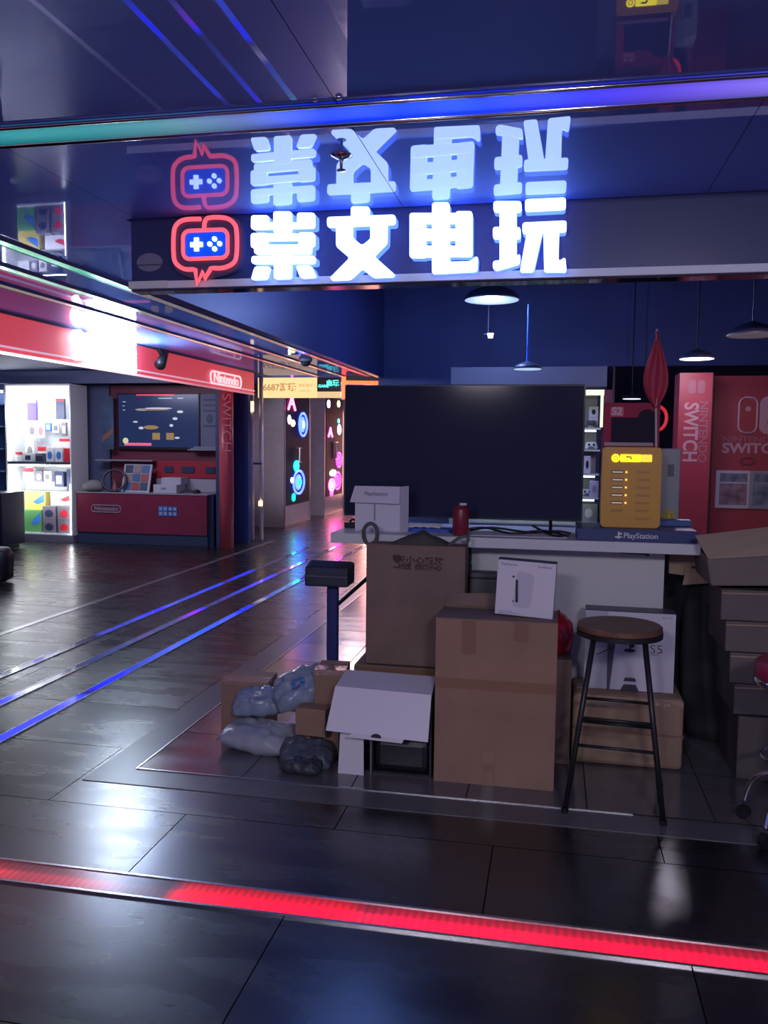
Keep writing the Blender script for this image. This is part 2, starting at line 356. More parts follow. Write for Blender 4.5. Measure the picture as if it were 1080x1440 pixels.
# ------------------------------------------------------------------ the shop sign
LETTER = mat('lit_letter', (.7, .75, .8), .4, emit=(.50, .70, 1.0), es=2.6)
SIGN = {
'chong' : [[(-1.288,2.459),(-1.211,2.456),(-1.211,2.398),(-1.289,2.401)],[(-1.189,2.471),(-1.11,2.468),(-1.11,2.378),(-1.189,2.381)],[(-1.085,2.461),(-1.009,2.458),(-1.009,2.396),(-1.085,2.399)],[(-1.285,2.429),(-1.011,2.418),(-1.011,2.396),(-1.285,2.401)],[(-1.289,2.384),(-1.009,2.373),(-1.008,2.347),(-1.289,2.352)],[(-1.289,2.384),(-1.217,2.384),(-1.217,2.323),(-1.289,2.323)],[(-1.079,2.38),(-1.009,2.377),(-1.008,2.32),(-1.079,2.32)],[(-1.274,2.336),(-1.022,2.328),(-1.022,2.290),(-1.274,2.297)],[(-1.286,2.289),(-1.006,2.281),(-1.006,2.249),(-1.286,2.257)],[(-1.186,2.305),(-1.11,2.302),(-1.11,2.19),(-1.186,2.19)],[(-1.271,2.245),(-1.203,2.243),(-1.217,2.19),(-1.289,2.19)],[(-1.09,2.242),(-1.024,2.242),(-1.0,2.192),(-1.068,2.19)]] ,
'wen' : [[(-0.853,2.477),(-0.775,2.473),(-0.775,2.419),(-0.853,2.423)],[(-0.955,2.438),(-0.666,2.436),(-0.666,2.397),(-0.954,2.396)],[(-0.916,2.402),(-0.915,2.316),(-0.857,2.268),(-0.94,2.19),(-0.934,2.178),(-0.853,2.179),(-0.804,2.223),(-0.756,2.184),(-0.673,2.185),(-0.665,2.195),(-0.753,2.272),(-0.699,2.322),(-0.699,2.403),(-0.77,2.401),(-0.769,2.342),(-0.804,2.317),(-0.846,2.35),(-0.846,2.4)]] ,
'dian' : [[(-0.606,2.44),(-0.54,2.437),(-0.537,2.258),(-0.604,2.261)],[(-0.514,2.477),(-0.443,2.475),(-0.438,2.193),(-0.51,2.195)],[(-0.417,2.439),(-0.35,2.436),(-0.347,2.257),(-0.414,2.26)],[(-0.604,2.44),(-0.351,2.429),(-0.351,2.389),(-0.604,2.399)],[(-0.604,2.377),(-0.35,2.367),(-0.349,2.323),(-0.603,2.332)],[(-0.603,2.309),(-0.349,2.3),(-0.348,2.26),(-0.602,2.262)],[(-0.51,2.240),(-0.354,2.238),(-0.333,2.256),(-0.324,2.254),(-0.326,2.197),(-0.51,2.193)]] ,
'wan' : [[(-0.266,2.472),(-0.155,2.467),(-0.154,2.425),(-0.265,2.43)],[(-0.241,2.444),(-0.174,2.441),(-0.169,2.218),(-0.236,2.22)],[(-0.266,2.371),(-0.156,2.366),(-0.155,2.32),(-0.265,2.324)],[(-0.263,2.237),(-0.235,2.239),(-0.175,2.252),(-0.158,2.26),(-0.154,2.253),(-0.157,2.221),(-0.248,2.198),(-0.263,2.208)],[(-0.141,2.473),(0.018,2.473),(0.019,2.428),(-0.14,2.427)],[(-0.149,2.383),(0.023,2.384),(0.024,2.341),(-0.148,2.34)],[(-0.13,2.35),(-0.069,2.347),(-0.101,2.188),(-0.155,2.19)],[(-0.066,2.347),(-0.004,2.345),(-0.004,2.227),(0.022,2.243),(0.028,2.192),(0.024,2.185),(-0.059,2.188)]] ,
}
nice = {'chong': 'first', 'wen': 'second', 'dian': 'third', 'wan': 'fourth'}
lbl = {'chong': 'glowing white character 崇 on the shop sign, beside the red logo', 'wen': 'glowing white character 文 on the shop sign', 'dian': 'glowing white character 电 on the shop sign', 'wan': 'glowing white character 玩, rightmost on the shop sign'}
HALO = mat('letter_return', (.25, .3, .5), .3, emit=(.06, .14, .7), es=2.2)
for k, polys in SIGN.items():
    t = thing('sign_letter', lbl[k], 'sign letter', (0, 3.57, 2.19), group='glowing characters of the shop sign')
    f = MB(); bk = MB()
    for i, p in enumerate(polys):
        q = rounded([(x, z-2.19-.003) for x, z in p], .012)
        f.xz(q, -.075-.0004*i, -.060)
        cx = sum(a for a, _ in q)/len(q); cz = sum(b for _, b in q)/len(q)
        bk.xz([(a, b) for a, b in q], -.0605+.0003*i, 0)
    build('letter_face', f, LETTER, t); build('letter_return', bk, HALO, t)
# logo
LOOP = [(-1.524,2.455),(-1.596,2.455),(-1.635,2.437),(-1.65,2.398),(-1.651,2.303),(-1.637,2.267),(-1.6,2.245),(-1.551,2.243),(-1.544,2.179),(-1.515,2.233),(-1.509,2.199),(-1.478,2.246),(-1.423,2.245),(-1.376,2.264),(-1.361,2.303),(-1.361,2.397),(-1.375,2.433),(-1.413,2.455),(-1.48,2.459),(-1.503,2.447),(-1.509,2.416)]
t = thing('sign_logo', 'red neon game controller logo with blue centre, left end of the shop sign', 'sign', (-1.505, 3.57, 2.19))
def lpath(pts, c=(0, 0)): return [(x+1.505, -.055, z-2.19) for x, z in pts]
lp = []
P = LOOP
idx_sharp = {8, 9, 10}
seg1 = smoothpath(lpath(P[:8]), 4); seg3 = smoothpath(lpath(P[11:]), 4)
NRED = mat('neon_red', (.5, .02, .05), .3, emit=(1.0, .10, .14), es=1.25)
build('neon_outline', MB().tube(seg1+[Vector(v) for v in lpath(P[8:11])]+seg3, .0095, 10), NRED, t, smooth=True)
back = [(-1.60,2.475),(-1.655,2.455),(-1.672,2.40),(-1.673,2.30),(-1.655,2.25),(-1.61,2.222),(-1.56,2.205),(-1.5,2.205),(-1.42,2.22),(-1.36,2.24),(-1.337,2.30),(-1.337,2.40),(-1.352,2.45),(-1.41,2.475)]
build('logo_backing', MB().xz(rounded([(x+1.505, z-2.193) for x, z in back], .02), -.04, 0), mat('logo_back', (.06, .07, .16), .3), t)
ring = [(x, -.056, z) for x, z in rrect(-.102, .104, .097, .217, .03)]
build('neon_border', MB().tube(ring, .0085, 10, closed=True), NRED, t, smooth=True)
build('blue_panel', MB().xz(rrect(-.094, .096, .104, .21, .024), -.05, -.03), mat('neon_blue', (.01, .05, .5), .3, emit=(.0, .07, .85), es=.75), t)
mk = MB().box(-.068, -.012, -.058, -.05, .148, .168); mk.box(-.05, -.030, -.0585, -.05, .130, .187)
for a, b in ((.043, .179), (.043, .137), (.021, .158), (.066, .158)): mk.xz(ellipse(a, b, .0105, .0105, 16), -.058, -.05)
build('controller_mark', mk, LETTER, t)
# faint round emblem
t = thing('round_emblem', 'faint grey oval emblem at the left end of the navy fascia', 'emblem', (-1.79, 3.57, 2.29))
build('emblem_disc', MB().xz(ellipse(0, 0, .062, .04, 32), -.006, 0), mat('emblem_grey', (.22, .23, .36), .5), t)
build('emblem_band', MB().box(-.06, .06, -.008, -.006, -.014, -.008), mat('emblem_dark', (.08, .09, .16), .5), t)
# screws + sprinkler under the mirror ceiling
for x, dsc in ((-.70, 'left'), (-.628, 'right')):
    tag(build('ceiling_screw', MB().lathe([(.001, -.009), (.007, -.008), (.010, -.003), (.010, 0)], 16), CHROME, smooth=True, off=(x, 2.42, CZ)), f'small chrome screw head on the mirrored ceiling beside the light bar, {dsc} one of two', 'screw', 'ceiling screw heads')
t = thing('ceiling_sprinkler', 'small chrome sprinkler hanging from the mirrored ceiling in front of a sign character', 'sprinkler', (-.742, 2.9, CZ))
build('flange', MB().lathe([(.004, -.018), (.018, -.012), (.036, -.003), (.038, 0)], 24), CHROME, t, smooth=True)
build('stem', MB().lathe([(.005, -.05), (.006, -.02), (.009, -.018)], 12), CHROME, t, smooth=True)
build('deflector', MB().lathe([(.003, -.054), (.016, -.052), (.016, -.049), (.003, -.048)], 16), CHROME, t)
t = thing('dome_camera', 'small grey dome camera on the corridor ceiling near the yellow sign', 'camera', (-2.925, 9.78, CZ))
build('camera_base', MB().lathe([(.075, -.03), (.08, 0)], 24), mat('grey_plastic', (.35, .36, .42), .4), t)
build('camera_dome', MB().lathe([(.002, -.09), (.035, -.083), (.055, -.06), (.062, -.03)], 24), mat('dome_smoke', (.08, .09, .14), .1), t, smooth=True)

# ------------------------------------------------------------------ left red shop: fascia sign
FRED = mat('fascia_red', (.55, .06, .09), .45, emit=(.75, .07, .10), es=.55)
t = thing('shop_fascia', 'long red lit fascia above the shop on the left', 'shop sign', (-4.2, 0, 2.17))
build('sign_panel', MB().box(-.06, 0, -3, 11.5, 0.0, .308), FRED, t)
m_ = MB().box(-.0, .012, -3, 11.5, .035, .050)
build('white_line', m_, mat('fascia_line', (.7, .6, .7), .4, emit=(.9, .6, .75), es=.5), t)
build('light_edge', MB().box(-.05, .012, -3, 11.5, -.012, .002), led_material('fascia_light', 1, -3, 12, [(-3, (1.8, 1.5, 1.7)), (6.2, (1.8, 1.5, 1.7)), (8, (1.0, .5, .6)), (9.5, (.45, .15, .2)), (12, (.4, .12, .16))], base=(.5, .4, .45), rough=.4), t)
build('top_channel', MB().box(-.0, .02, -3, 11.5, .292, .308), mat('fascia_grey', (.10, .10, .14), .4), t)
WLIT = mat('white_lit', (.8, .8, .85), .4, emit=(.66, .84, 1.), es=75.)
WLIT2 = mat('white_lit_digits', (.8, .8, .85), .4, emit=(.95, .97, 1.), es=5.)
t = thing('lit_shop_name', 'blown-out white lit lettering reading 91 on the red fascia', 'sign', (-4.2, 7.35, 2.17))
text('letter_digits', '91', .34, WLIT2, t, (.05, -.36, .15), (PI/2, 0, PI/2), ext=.02, bold=.014, sx=1.15)
build('lit_panel', MB().box(.012, .06, -.12, .58, .0, .296), WLIT, t)
text('letter_glyphs', '电玩', .28, mat('white_lit_text', (.8, .8, .8), .4, emit=(1, 1, 1), es=12.), t, (.065, .24, .15), (PI/2, 0, PI/2), ext=.01, bold=.006)
t = thing('fascia_spotlight', 'small dark folded spotlight on the red fascia beside the white lit lettering', 'spotlight', (-4.18, 8.45, CZ))
build('lamp_arm', MB().tube([(0, .06, 0), (.04, .10, -.09)], .03, 10), BLACKM, t)
build('lamp_head', MB().tube([(.05, .12, -.04), (.10, -.12, -.19)], [.035, .06], 14), BLACKM, t, smooth=True)
t = thing('oval_logo_sign', 'white outlined rounded logo reading Nintendo at the far end of the red fascia', 'sign', (-4.19, 10.42, 2.29))
ring = [(.012, y, z) for y, z in rrect(-.52, .52, -.075, .075, .07)]
WSIGN = mat('white_sign', (.7, .5, .55), .4, emit=(1, .75, .8), es=.8)
build('outline', MB().tube(ring, .012, 8, closed=True), WSIGN, t, smooth=True)
text('lettering', 'Nintendo', .17, WSIGN, t, (.012, 0, .0), (PI/2, 0, PI/2), ext=.003, bold=.004, sx=1.3)

# ------------------------------------------------------------------ left shop interior
BLUEGREY = mat('blue_grey_panel', (.10, .12, .22), .5)
struct('wall_left_panel', MB().box(-7.05, -6.60, 11.78, 11.88, 0, CZ), BLUEGREY)
struct('wall_left_column', MB().box(-4.74, -4.40, 11.8, 11.9, 0, CZ), mat('blue_column', (.03, .05, .22), .5))
struct('wall_left_side_panel', MB().box(-4.70, -4.64, 11.3, 11.78, 0, CZ), mat('blue_column2', (.04, .06, .16), .5))
struct('wall_left_header', MB().box(-8.6, -4.7, 11.2, 11.3, 2.31, CZ+.01), BLUEGREY)
# lit display cabinet
CX0, CX1, CY0, CY1 = -7.92, -6.86, 11.15, 11.6
t = thing('display_cabinet', 'tall brightly lit white display cabinet full of game accessories', 'cabinet', (CX0, CY0, 0))
CW = mat('cabinet_white', (.75, .78, .8), .5)
cw = CX1-CX0
build('plinth', MB().box(0, cw, .02, .45, 0, .10), mat('cabinet_plinth', (.14, .14, .2), .5), t)
m_ = MB().box(0, cw, .42, .45, .10, 2.3); m_.box(0, .03, 0, .42, .10, 2.3); m_.box(cw-.02, cw, 0, .42, .10, 2.3); m_.box(.03, cw-.02, 0, .42, 2.27, 2.3)
build('carcass', m_, CW, t)
build('shelf', MB().box(.03, cw-.02, 0, .42, 1.13, 1.17), mat('cabinet_frame', (.05, .07, .10), .4), t)
build('shelf', MB().box(.03, cw-.02, .03, .42, .10, .12), CW, t)
CLED = mat('cabinet_led', (.8, .8, .8), .5, emit=(.93, .97, 1.), es=18.)
build('led_tube', MB().box(.03, .06, .0, .02, 1.18, 2.26), CLED, t)
build('led_tube', MB().box(.03, .06, .0, .02, .42, 1.12), CLED, t)
build('led_tube', MB().box(.06, cw-.03, .02, .05, 2.25, 2.268), CLED, t)
build('led_tube', MB().box(.06, cw-.03, .02, .05, 1.11, 1.128), CLED, t)
build('led_tube', MB().box(cw-.035, cw-.02, .0, .02, .12, .85), CLED, t)
cc = {'purple': (.12, .08, .55), 'dark': (.03, .04, .10), 'white': (.7, .7, .72), 'red': (.6, .03, .05), 'grey': (.18, .16, .2), 'yellow': (.6, .5, .12), 'green': (.12, .35, .12), 'blue': (.05, .2, .6), 'pink': (.5, .2, .25)}
def cm(k): return mat('pack_'+k, cc[k], .4)
def pack(lab, x, z, w, h, d, y, c, c2=None, kind='box', group=None, frac=.3, cat='box', nm='product_box'):
    """a boxed product with a second colour printed on its face; x, z from px metres in cabinet coordinates"""
    t = thing(nm, lab, cat, (x, y, z), group=group)
    build('carton', MB().box(-w/2, w/2, 0, d, 0, h), cm(c), t, bevel=.003)
    if c2:
        if kind == 'band': mk = MB().box(-w/2+.001, w/2-.001, -.002, 0, h*(1-frac), h-.002)
        elif kind == 'oval': mk = MB().xz(ellipse(0, h*.45, w*.32, h*.28, 16), -.002, 0)
        elif kind == 'diag': mk = MB().xz([(-w*.1, h*.45), (w*.45, h*.9), (w*.45, h*.45), (w*.1, h*.3)], -.002, 0)
        else: mk = MB().box(-w*.3, w*.3, -.002, 0, h*.2, h*.75)
        build('print', mk, cm(c2), t)
    return t
def cxp(px): return CX0 + (px-8)/(103-8)*cw      # handy: fraction across the cabinet
Gp = 'packs hanging in the lit cabinet'
shelfz = 1.171; lowz = .121
pack('purple phone pouch hanging at the top left of the lit cabinet', cxp(31), 1.78, .15, .30, .04, 11.42, 'purple', 'white', 'band', Gp, .14, 'pouch', 'hanging_pack')
pack('dark pouch hanging at the top middle of the lit cabinet', cxp(73), 1.80, .14, .30, .04, 11.42, 'dark', 'red', 'band', Gp, .12, 'pouch', 'hanging_pack')
pack('dark pouch hanging at the top right edge of the lit cabinet', cxp(93), 1.82, .10, .28, .04, 11.42, 'dark', 'red', 'band', Gp, .12, 'pouch', 'hanging_pack')
pack('white blister pack in the second row at the left of the lit cabinet', cxp(32), 1.52, .13, .23, .04, 11.40, 'white', 'grey', 'oval', Gp, .2, 'blister pack', 'hanging_pack')
pack('white blister pack in the second row beside a blue pack', cxp(45), 1.52, .12, .23, .04, 11.40, 'white', 'pink', 'oval', Gp, .2, 'blister pack', 'hanging_pack')
pack('small blue pack in the second row of the lit cabinet', cxp(56), 1.62, .09, .12, .04, 11.40, 'blue', 'white', 'sq', Gp, .2, 'blister pack', 'hanging_pack')
pack('small white square pack in the second row of the lit cabinet', cxp(67), 1.60, .11, .14, .04, 11.40, 'white', 'grey', 'sq', Gp, .2, 'blister pack', 'hanging_pack')
pack('small grey pack in the second row of the lit cabinet', cxp(79), 1.55, .08, .20, .04, 11.40, 'grey', 'white', 'sq', Gp, .2, 'blister pack', 'hanging_pack')
pack('narrow blue bottle-shaped pack in the second row, far right', cxp(90), 1.54, .07, .22, .04, 11.40, 'white', 'blue', 'sq', Gp, .2, 'blister pack', 'hanging_pack')
Gs = 'boxes on the middle shelf of the lit cabinet'
pack('white box with a red lid at the left of the middle shelf', cxp(24), shelfz, .12, .14, .12, 11.20, 'white', 'red', 'band', Gs)
pack('white cup-shaped holder box standing behind the red lidded box', cxp(28), shelfz, .14, .31, .10, 11.40, 'white', 'grey', 'oval', Gs)
pack('white box with a black marking on the middle shelf', cxp(37), shelfz, .15, .12, .12, 11.20, 'white', 'dark', 'sq', Gs)
pack('white and red box in the back row of the middle shelf', cxp(48), shelfz, .16, .22, .10, 11.38, 'white', 'red', 'band', Gs)
pack('dark blue box low on the middle shelf', cxp(53), shelfz, .11, .12, .12, 11.20, 'dark', 'grey', 'band', Gs)
pack('white box showing a grey controller on the middle shelf, left of two alike', cxp(68), shelfz, .12, .21, .10, 11.22, 'white', 'blue', 'oval', Gs)
pack('white box showing a grey controller on the middle shelf, right of two alike', cxp(81), shelfz, .12, .21, .10, 11.22, 'white', 'blue', 'oval', Gs)
pack('tall white box with a red lid behind the controller boxes', cxp(82), shelfz, .22, .34, .10, 11.40, 'white', 'red', 'band', Gs, .12)
pack('upright plain red box at the right of the middle shelf', cxp(92), shelfz, .08, .20, .10, 11.22, 'red', None, 'sq', Gs)
Gl = 'boxes in the lower half of the lit cabinet'
pack('white box with a wide red top below the cabinet shelf', cxp(30), .87, .18, .20, .20, 11.32, 'white', 'red', 'band', Gl)
pack('dark box second from the left below the cabinet shelf', cxp(45), .87, .12, .16, .20, 11.32, 'grey', 'white', 'oval', Gl)
pack('white box third from the left below the cabinet shelf', cxp(58), .87, .12, .16, .20, 11.32, 'white', 'grey', 'oval', Gl)
pack('black box showing a white console below the cabinet shelf', cxp(75), .80, .15, .22, .20, 11.32, 'dark', 'white', 'sq', Gl)
pack('tall slate box at the right end below the cabinet shelf', cxp(92), .74, .13, .32, .20, 11.32, 'dark', None, 'sq', Gl)
tag(build('glass_shelf', MB().box(CX0+.06, CX1-.03, 11.31, 11.56, .725, .735), mat('glass_plate', (.6, .7, .7), .1, alpha=.5)), 'thin glass shelf under the row of boxes in the lower cabinet', 'shelf')
pack('yellow and blue picture box, upper of two at the left of the cabinet', cxp(40), .451, .34, .27, .22, 11.30, 'yellow', 'blue', 'diag', Gl)
pack('green and blue picture box, lower of two at the left of the cabinet', cxp(38), lowz, .30, .33, .24, 11.26, 'green', 'blue', 'diag', Gl)
pack('white box with a red figure above the four grey boxes', cxp(80), .522, .38, .2, .2, 11.30, 'white', 'red', 'diag', Gl)
for i, (px, z, c, w) in enumerate(((65, lowz, 'grey', 'lower left'), (87, lowz, 'grey', 'lower right'), (65, lowz+.2, 'grey', 'upper left'), (87, lowz+.2, 'grey', 'upper right'))):
    pack(f'grey steering wheel box with a {"red" if px > 80 else "dark"} ring, {w} of four stacked', cxp(px), z, .21, .197, .2, 11.22, c, 'red' if px > 80 else 'dark', 'oval', Gl)

# game demo counter with the red front
t = thing('demo_counter', 'dark red fronted game demo counter beside the lit cabinet', 'counter', (-6.82, 11.2, 0))
build('plinth', MB().box(0, 2.02, .02, .5, 0, .16), mat('plinth_slate', (.04, .055, .11), .4), t)
build('counter_body', MB().box(0, 2.02, 0, .5, .16, .73), mat('counter_red', (.22, .03, .065), .3, var=.1), t)
build('counter_top', MB().box(-.01, 2.04, -.01, .5, .73, .745), mat('counter_top_grey', (.35, .33, .4), .3), t)
build('end_panel', MB().box(2.02, 2.10, .06, .5, 0, .74), mat('end_navy', (.02, .03, .08), .4), t)
ring = [(x, -.006, z) for x, z in rrect(.24, .70, .455, .555, .045)]
build('logo_outline', MB().tube(ring, .007, 8, closed=True), GREYINK, t)
text('logo_lettering', 'Nintendo', .085, GREYINK, t, (.47, -.004, .505), bold=.002, sx=1.15)
m_ = MB().box(1.29, 1.43, -.006, 0, .42, .57)
build('sticker', m_, mat('sticker_blue', (.06, .12, .42), .5), t)
build('sticker', MB().box(1.435, 1.575, -.006, 0, .42, .57), mat('sticker_blue2', (.04, .08, .36), .5), t)
m_ = MB()
for a in (1.30, 1.37, 1.445, 1.515):
    for z in (.435, .505): m_.box(a, a+.05, -.009, -.006, z, z+.045)
build('sticker_print', m_, mat('sticker_pale', (.3, .38, .6), .5), t)
# back board with screen
t = thing('wall_board', 'deep red board carrying the game screen above the demo counter', 'board', (-6.5, 11.7, .75))
build('board_panel', MB().box(-.03, 1.76, 0, .06, 0, 1.56), mat('board_red', (.16, .025, .05), .5), t)
build('red_display_strip', MB().box(.72, 1.72, -.05, 0, .20, .45), RED, t)
m_ = MB()
for a in (.85, 1.12, 1.50): m_.box(a, a+.14+(.06 if a == 1.12 else 0), -.07, -.05, .28, .37)
build('mounted_gamepads', m_, mat('gamepad_dark', (.03, .05, .12), .4), t)
build('white_ledge', MB().box(.72, 1.72, -.06, 0, .0, .19), mat('ledge_white', (.4, .38, .45), .5), t)
build('light_shelf', MB().box(-.20, .72, -.18, 0, .44, .46), mat('shelf_pale', (.3, .28, .36), .4), t)
t = thing('wall_television', 'wall television showing a dark blue fighting game on the red board', 'television', (-5.72, 11.62, 1.78))
build('screen_frame', MB().box(-.66, .64, 0, .06, -.42, .41), BLACK, t, bevel=.006)
build('screen', MB().box(-.64, .62, -.004, 0, -.38, .39), mat('tv_blue', (.01, .01, .02), .2, emit=(.012, .022, .075), es=1.), t)
m_ = MB(); 
for px, pz, w, h in ((-.25, .17, .12, .015), (0, .19, .22, .012), (.34, .14, .05, .02), (.26, .04, .04, .02), (.2, -.06, .03, .02), (-.28, -.10, .04, .02), (-.37, -.01, .04, .012), (.29, -.24, .04, .015)): m_.xz(ellipse(px, pz, w, h, 14), -.007, -.004)
for px, pz, w, h in ((.0, .33, .22, .01), (.30, .33, .09, .012), (-.57, .28, .05, .008), (-.57, .22, .03, .008), (-.57, .16, .04, .008)): m_.box(px, px+w, -.007, -.004, pz, pz+h)
build('screen_sparks', m_, glow('tv_white', (.5, .55, .7), .9), t)
build('screen_platform', MB().xz(ellipse(-.1, .17, .28, .012, 14), -.009, -.007).xz(ellipse(-.12, -.09, .12, .03, 14), -.009, -.007).box(-.10, .02, -.009, -.007, -.27, -.17).box(.12, .24, -.009, -.007, -.27, -.17), glow('tv_orange', (.5, .32, .12), .5), t)
build('screen_top_glow', MB().box(-.35, .25, -.008, -.004, .375, .392), glow('tv_red', (.9, .05, .12), 1.), t)
build('screen_caption', MB().box(-.55, -.12, -.008, -.004, -.36, -.32), glow('tv_pink', (.8, .15, .3), .8), t)
build('screen_badge', MB().xz(ellipse(-.53, -.29, .045, .045, 14), -.01, -.008), glow('tv_badge', (.7, .65, .4), .8), t)
t = thing('notice_board', 'grey notice poster hanging to the right of the wall television', 'poster', (-4.93, 11.64, 1.40))
build('sheet', MB().box(-.15, .15, 0, .02, 0, .78), mat('poster_grey', (.16, .17, .28), .5), t)
m_ = MB()
for z in (.68, .60, .52, .30): m_.box(-.10, .10, -.003, 0, z, z+.03)
m_.xz(ellipse(0, .42, .05, .07, 12), -.003, 0)
build('print', m_, mat('poster_ink', (.06, .07, .16), .5), t)
t = thing('folder_rack', 'small stack of pale leaflets under the grey poster', 'leaflets', (-5.0, 11.5, 1.36))
for i in range(3): build('leaflet', MB().box(-.22+i*.05, .22, 0, .1, i*.02, i*.02+.015), mat('leaflet_white', (.3, .32, .42), .5), t)
t = thing('picture_poster', 'dim blue and green picture panel left of the wall television', 'poster', (-6.5, 11.5, 1.36))
build('sheet', MB().box(-.06, .12, 0, .02, 0, .78), mat('poster_teal', (.05, .09, .17), .5, var=.5, scale=6), t)
build('print', MB().xz([(-.06, .1), (.12, .25), (.12, .32), (-.06, .2)], -.004, 0), mat('poster_skin', (.25, .12, .1), .5), t)
# counter items
t = thing('game_rack', 'slanted white rack of coloured game cases on the demo counter', 'rack', (-5.98, 11.36, .745))
Mx = Matrix.Rotation(-.3, 4, 'X')
build('rack_frame', MB().box(-.22, .22, 0, .02, 0, .42, Mx), mat('rack_white', (.45, .45, .55), .4), t)
for r in range(3):
    for c in range(3):
        build('game_case', MB().box(-.19+c*.13, -.19+c*.13+.115, -.012, 0, .03+r*.13, .03+r*.13+.115, Mx), mat('case_%d' % ((r*3+c) % 4), [(.05, .12, .3), (.35, .06, .06), (.04, .06, .12), (.3, .22, .2)][(r*3+c) % 4], .4), t)
t = thing('white_carton', 'white console carton standing on the demo counter', 'box', (-5.46, 11.3, .745))
build('carton', MB().box(-.2, .16, 0, .3, 0, .12), mat('cart_w', (.5, .5, .58), .4), t, bevel=.004)
build('upper_carton', MB().box(-.1, .2, .06, .3, .12, .22), mat('cart_w', (.5, .5, .58), .4), t, bevel=.004)
build('print', MB().box(-.08, .0, -.003, 0, .05, .08), GREYINK, t)
t = thing('steering_wheel', 'dark racing game wheel lying on the left of the demo counter', 'game wheel', (-6.28, 11.33, .745), .2)
build('rim', MB().tube([(.17*math.cos(a*PI/12), -.02+.05*math.sin(a*PI/12), .17+.15*math.sin(a*PI/12)) for a in range(24)], .02, 8, closed=True), mat('wheel_dark', (.04, .035, .06), .4), t, smooth=True)
build('hub', MB().lathe([(.05, 0), (.06, .02), (.03, .12), (.03, .18)], 16), mat('wheel_hub', (.2, .06, .08), .4), t)
t = thing('plush_toy', 'low pale cushion-like toy at the left end of the demo counter', 'toy', (-6.62, 11.33, .745))
build('toy_body', MB().lathe([(.08, 0), (.16, .03), (.17, .08), (.12, .14), (.03, .17)], 20), mat('toy_pale', (.22, .22, .22), .8), t, smooth=True)
t = thing('corded_gamepad', 'small black gamepad with cord at the right of the demo counter', 'gamepad', (-4.99, 11.3, .745))
build('pad_body', MB().lathe([(.05, .01), (.06, .03), (.03, .06)], 12), BLACK, t, smooth=True)
build('cord', MB().tube(smoothpath([(-.04, 0, .03), (-.15, -.02, .06), (-.25, 0, .01)]), .005, 6), BLACK, t)
# red pillar with vertical lettering
t = thing('red_pillar', 'slim red pillar with faint vertical lettering at the end of the left shop', 'pillar', (-4.50, 11.2, 0))
build('pillar_shaft', MB().lathe([(.10, 0), (.10, CZ)], 28), mat('pillar_red', (.62, .09, .12), .3), t, smooth=True)
text('lettering', 'SWITCH', .18, mat('pillar_letter', (.62, .2, .25), .5), t, (.045, -.105, 1.75), (PI/2, PI/2, 0), sx=1.2)
# bluish shelf at the left edge, dark stand
t = thing('side_shelf', 'blue tinted shelving at the extreme left beyond the lit cabinet', 'shelf', (-8.7, 11.2, 0))
build('shelf_back', MB().box(-.8, .7, .3, .35, 0, 2.2), mat('sideback', (.08, .14, .35), .5), t)
for i in range(6): build('shelf_board', MB().box(-.8, .7, 0, .3, .35+i*.33, .37+i*.33), mat('sideboard', (.15, .25, .5), .4), t)
build('led_tube', MB().box(-.4, .70, 0, .03, 2.18, 2.21), CLED, t)
t = thing('dark_cabinet', 'dark navy low cabinet at the left edge before the lit cabinet', 'cabinet', (-7.55, 10.0, 0))
build('cabinet_body', MB().box(-.8, .36, 0, .5, .06, .78), mat('low_navy', (.012, .018, .04), .3), t, bevel=.01)
build('foot', MB().box(-.75, .3, .05, .45, 0, .06), BLACK, t)
t = thing('wheeled_bin', 'black rounded bin on the corridor floor at the left edge', 'bin', (-5.72, 7.8, 0))
build('bin_body', MB().lathe([(.14, .02), (.19, .05), (.2, .28), (.16, .36), (.02, .38)], 24), BLACK, t, smooth=True)
build('wheel', MB().lathe([(.03, 0), (.03, .03)], 12), BLACK, t, off=(.12, -.1, 0))

# ------------------------------------------------------------------ steel posts, gateway, pillars with neon stickers
POST = mat('post_steel', (.85, .8, .88), .3, .15)
t = thing('gate_post', 'pair of tall chromed posts at the corridor gateway', 'post', (-4.42, 12.22, 0))
build('post_tube', MB().tube([(-.08, 0, 0), (-.08, 0, CZ)], .035, 14), POST, t, smooth=True)
build('post_tube', MB().tube([(.06, .03, 0), (.06, .03, CZ)], .032, 14), POST, t, smooth=True)
build('clamp', MB().box(-.10, .08, -.02, .05, 1.15, 1.18), CHROME, t)
m_ = MB().box(-.115, -.045, -.045, .0, 1.95, 2.1); m_.box(.03, .09, -.02, .0, .52, .6)
build('gate_lamp', m_, glow('gate_lamp', (1., .6, .3), 2.5), t)
t = thing('gateway_sign', 'pale yellow lit sign band over the corridor gateway', 'sign', (-4.43, 12.3, 2.16))
build('yellow_panel', MB().box(0, .93, 0, .06, 0, .30), mat('yellow_lit', (.2, .15, .08), .5, emit=(1., .66, .30), es=1.05), t)
BR = mat('brown_letter', (.1, .05, .03), .5, emit=(.6, .33, .13), es=.75)
text('lettering', '6687游玩', .13, BR, t, (.34, -.004, .15), bold=.003)
text('small_lettering', '游戏 数码', .05, BR, t, (.75, -.004, .18)); text('small_lettering', 'GAME CITY', .035, BR, t, (.75, -.004, .10))
t = thing('neon_sign', 'black sign with teal neon writing beside the yellow sign band', 'sign', (-3.5, 12.3, 2.16))
build('black_panel', MB().box(0, .36, 0, .06, .09, .30), BLACK, t)
build('pale_panel', MB().box(0, .36, 0, .06, .0, .09), mat('yellow_lit2', (.7, .6, .4), .5, emit=(1., .7, .35), es=.7), t)
TEAL = glow('neon_teal', (.1, .9, .75), 1.6)
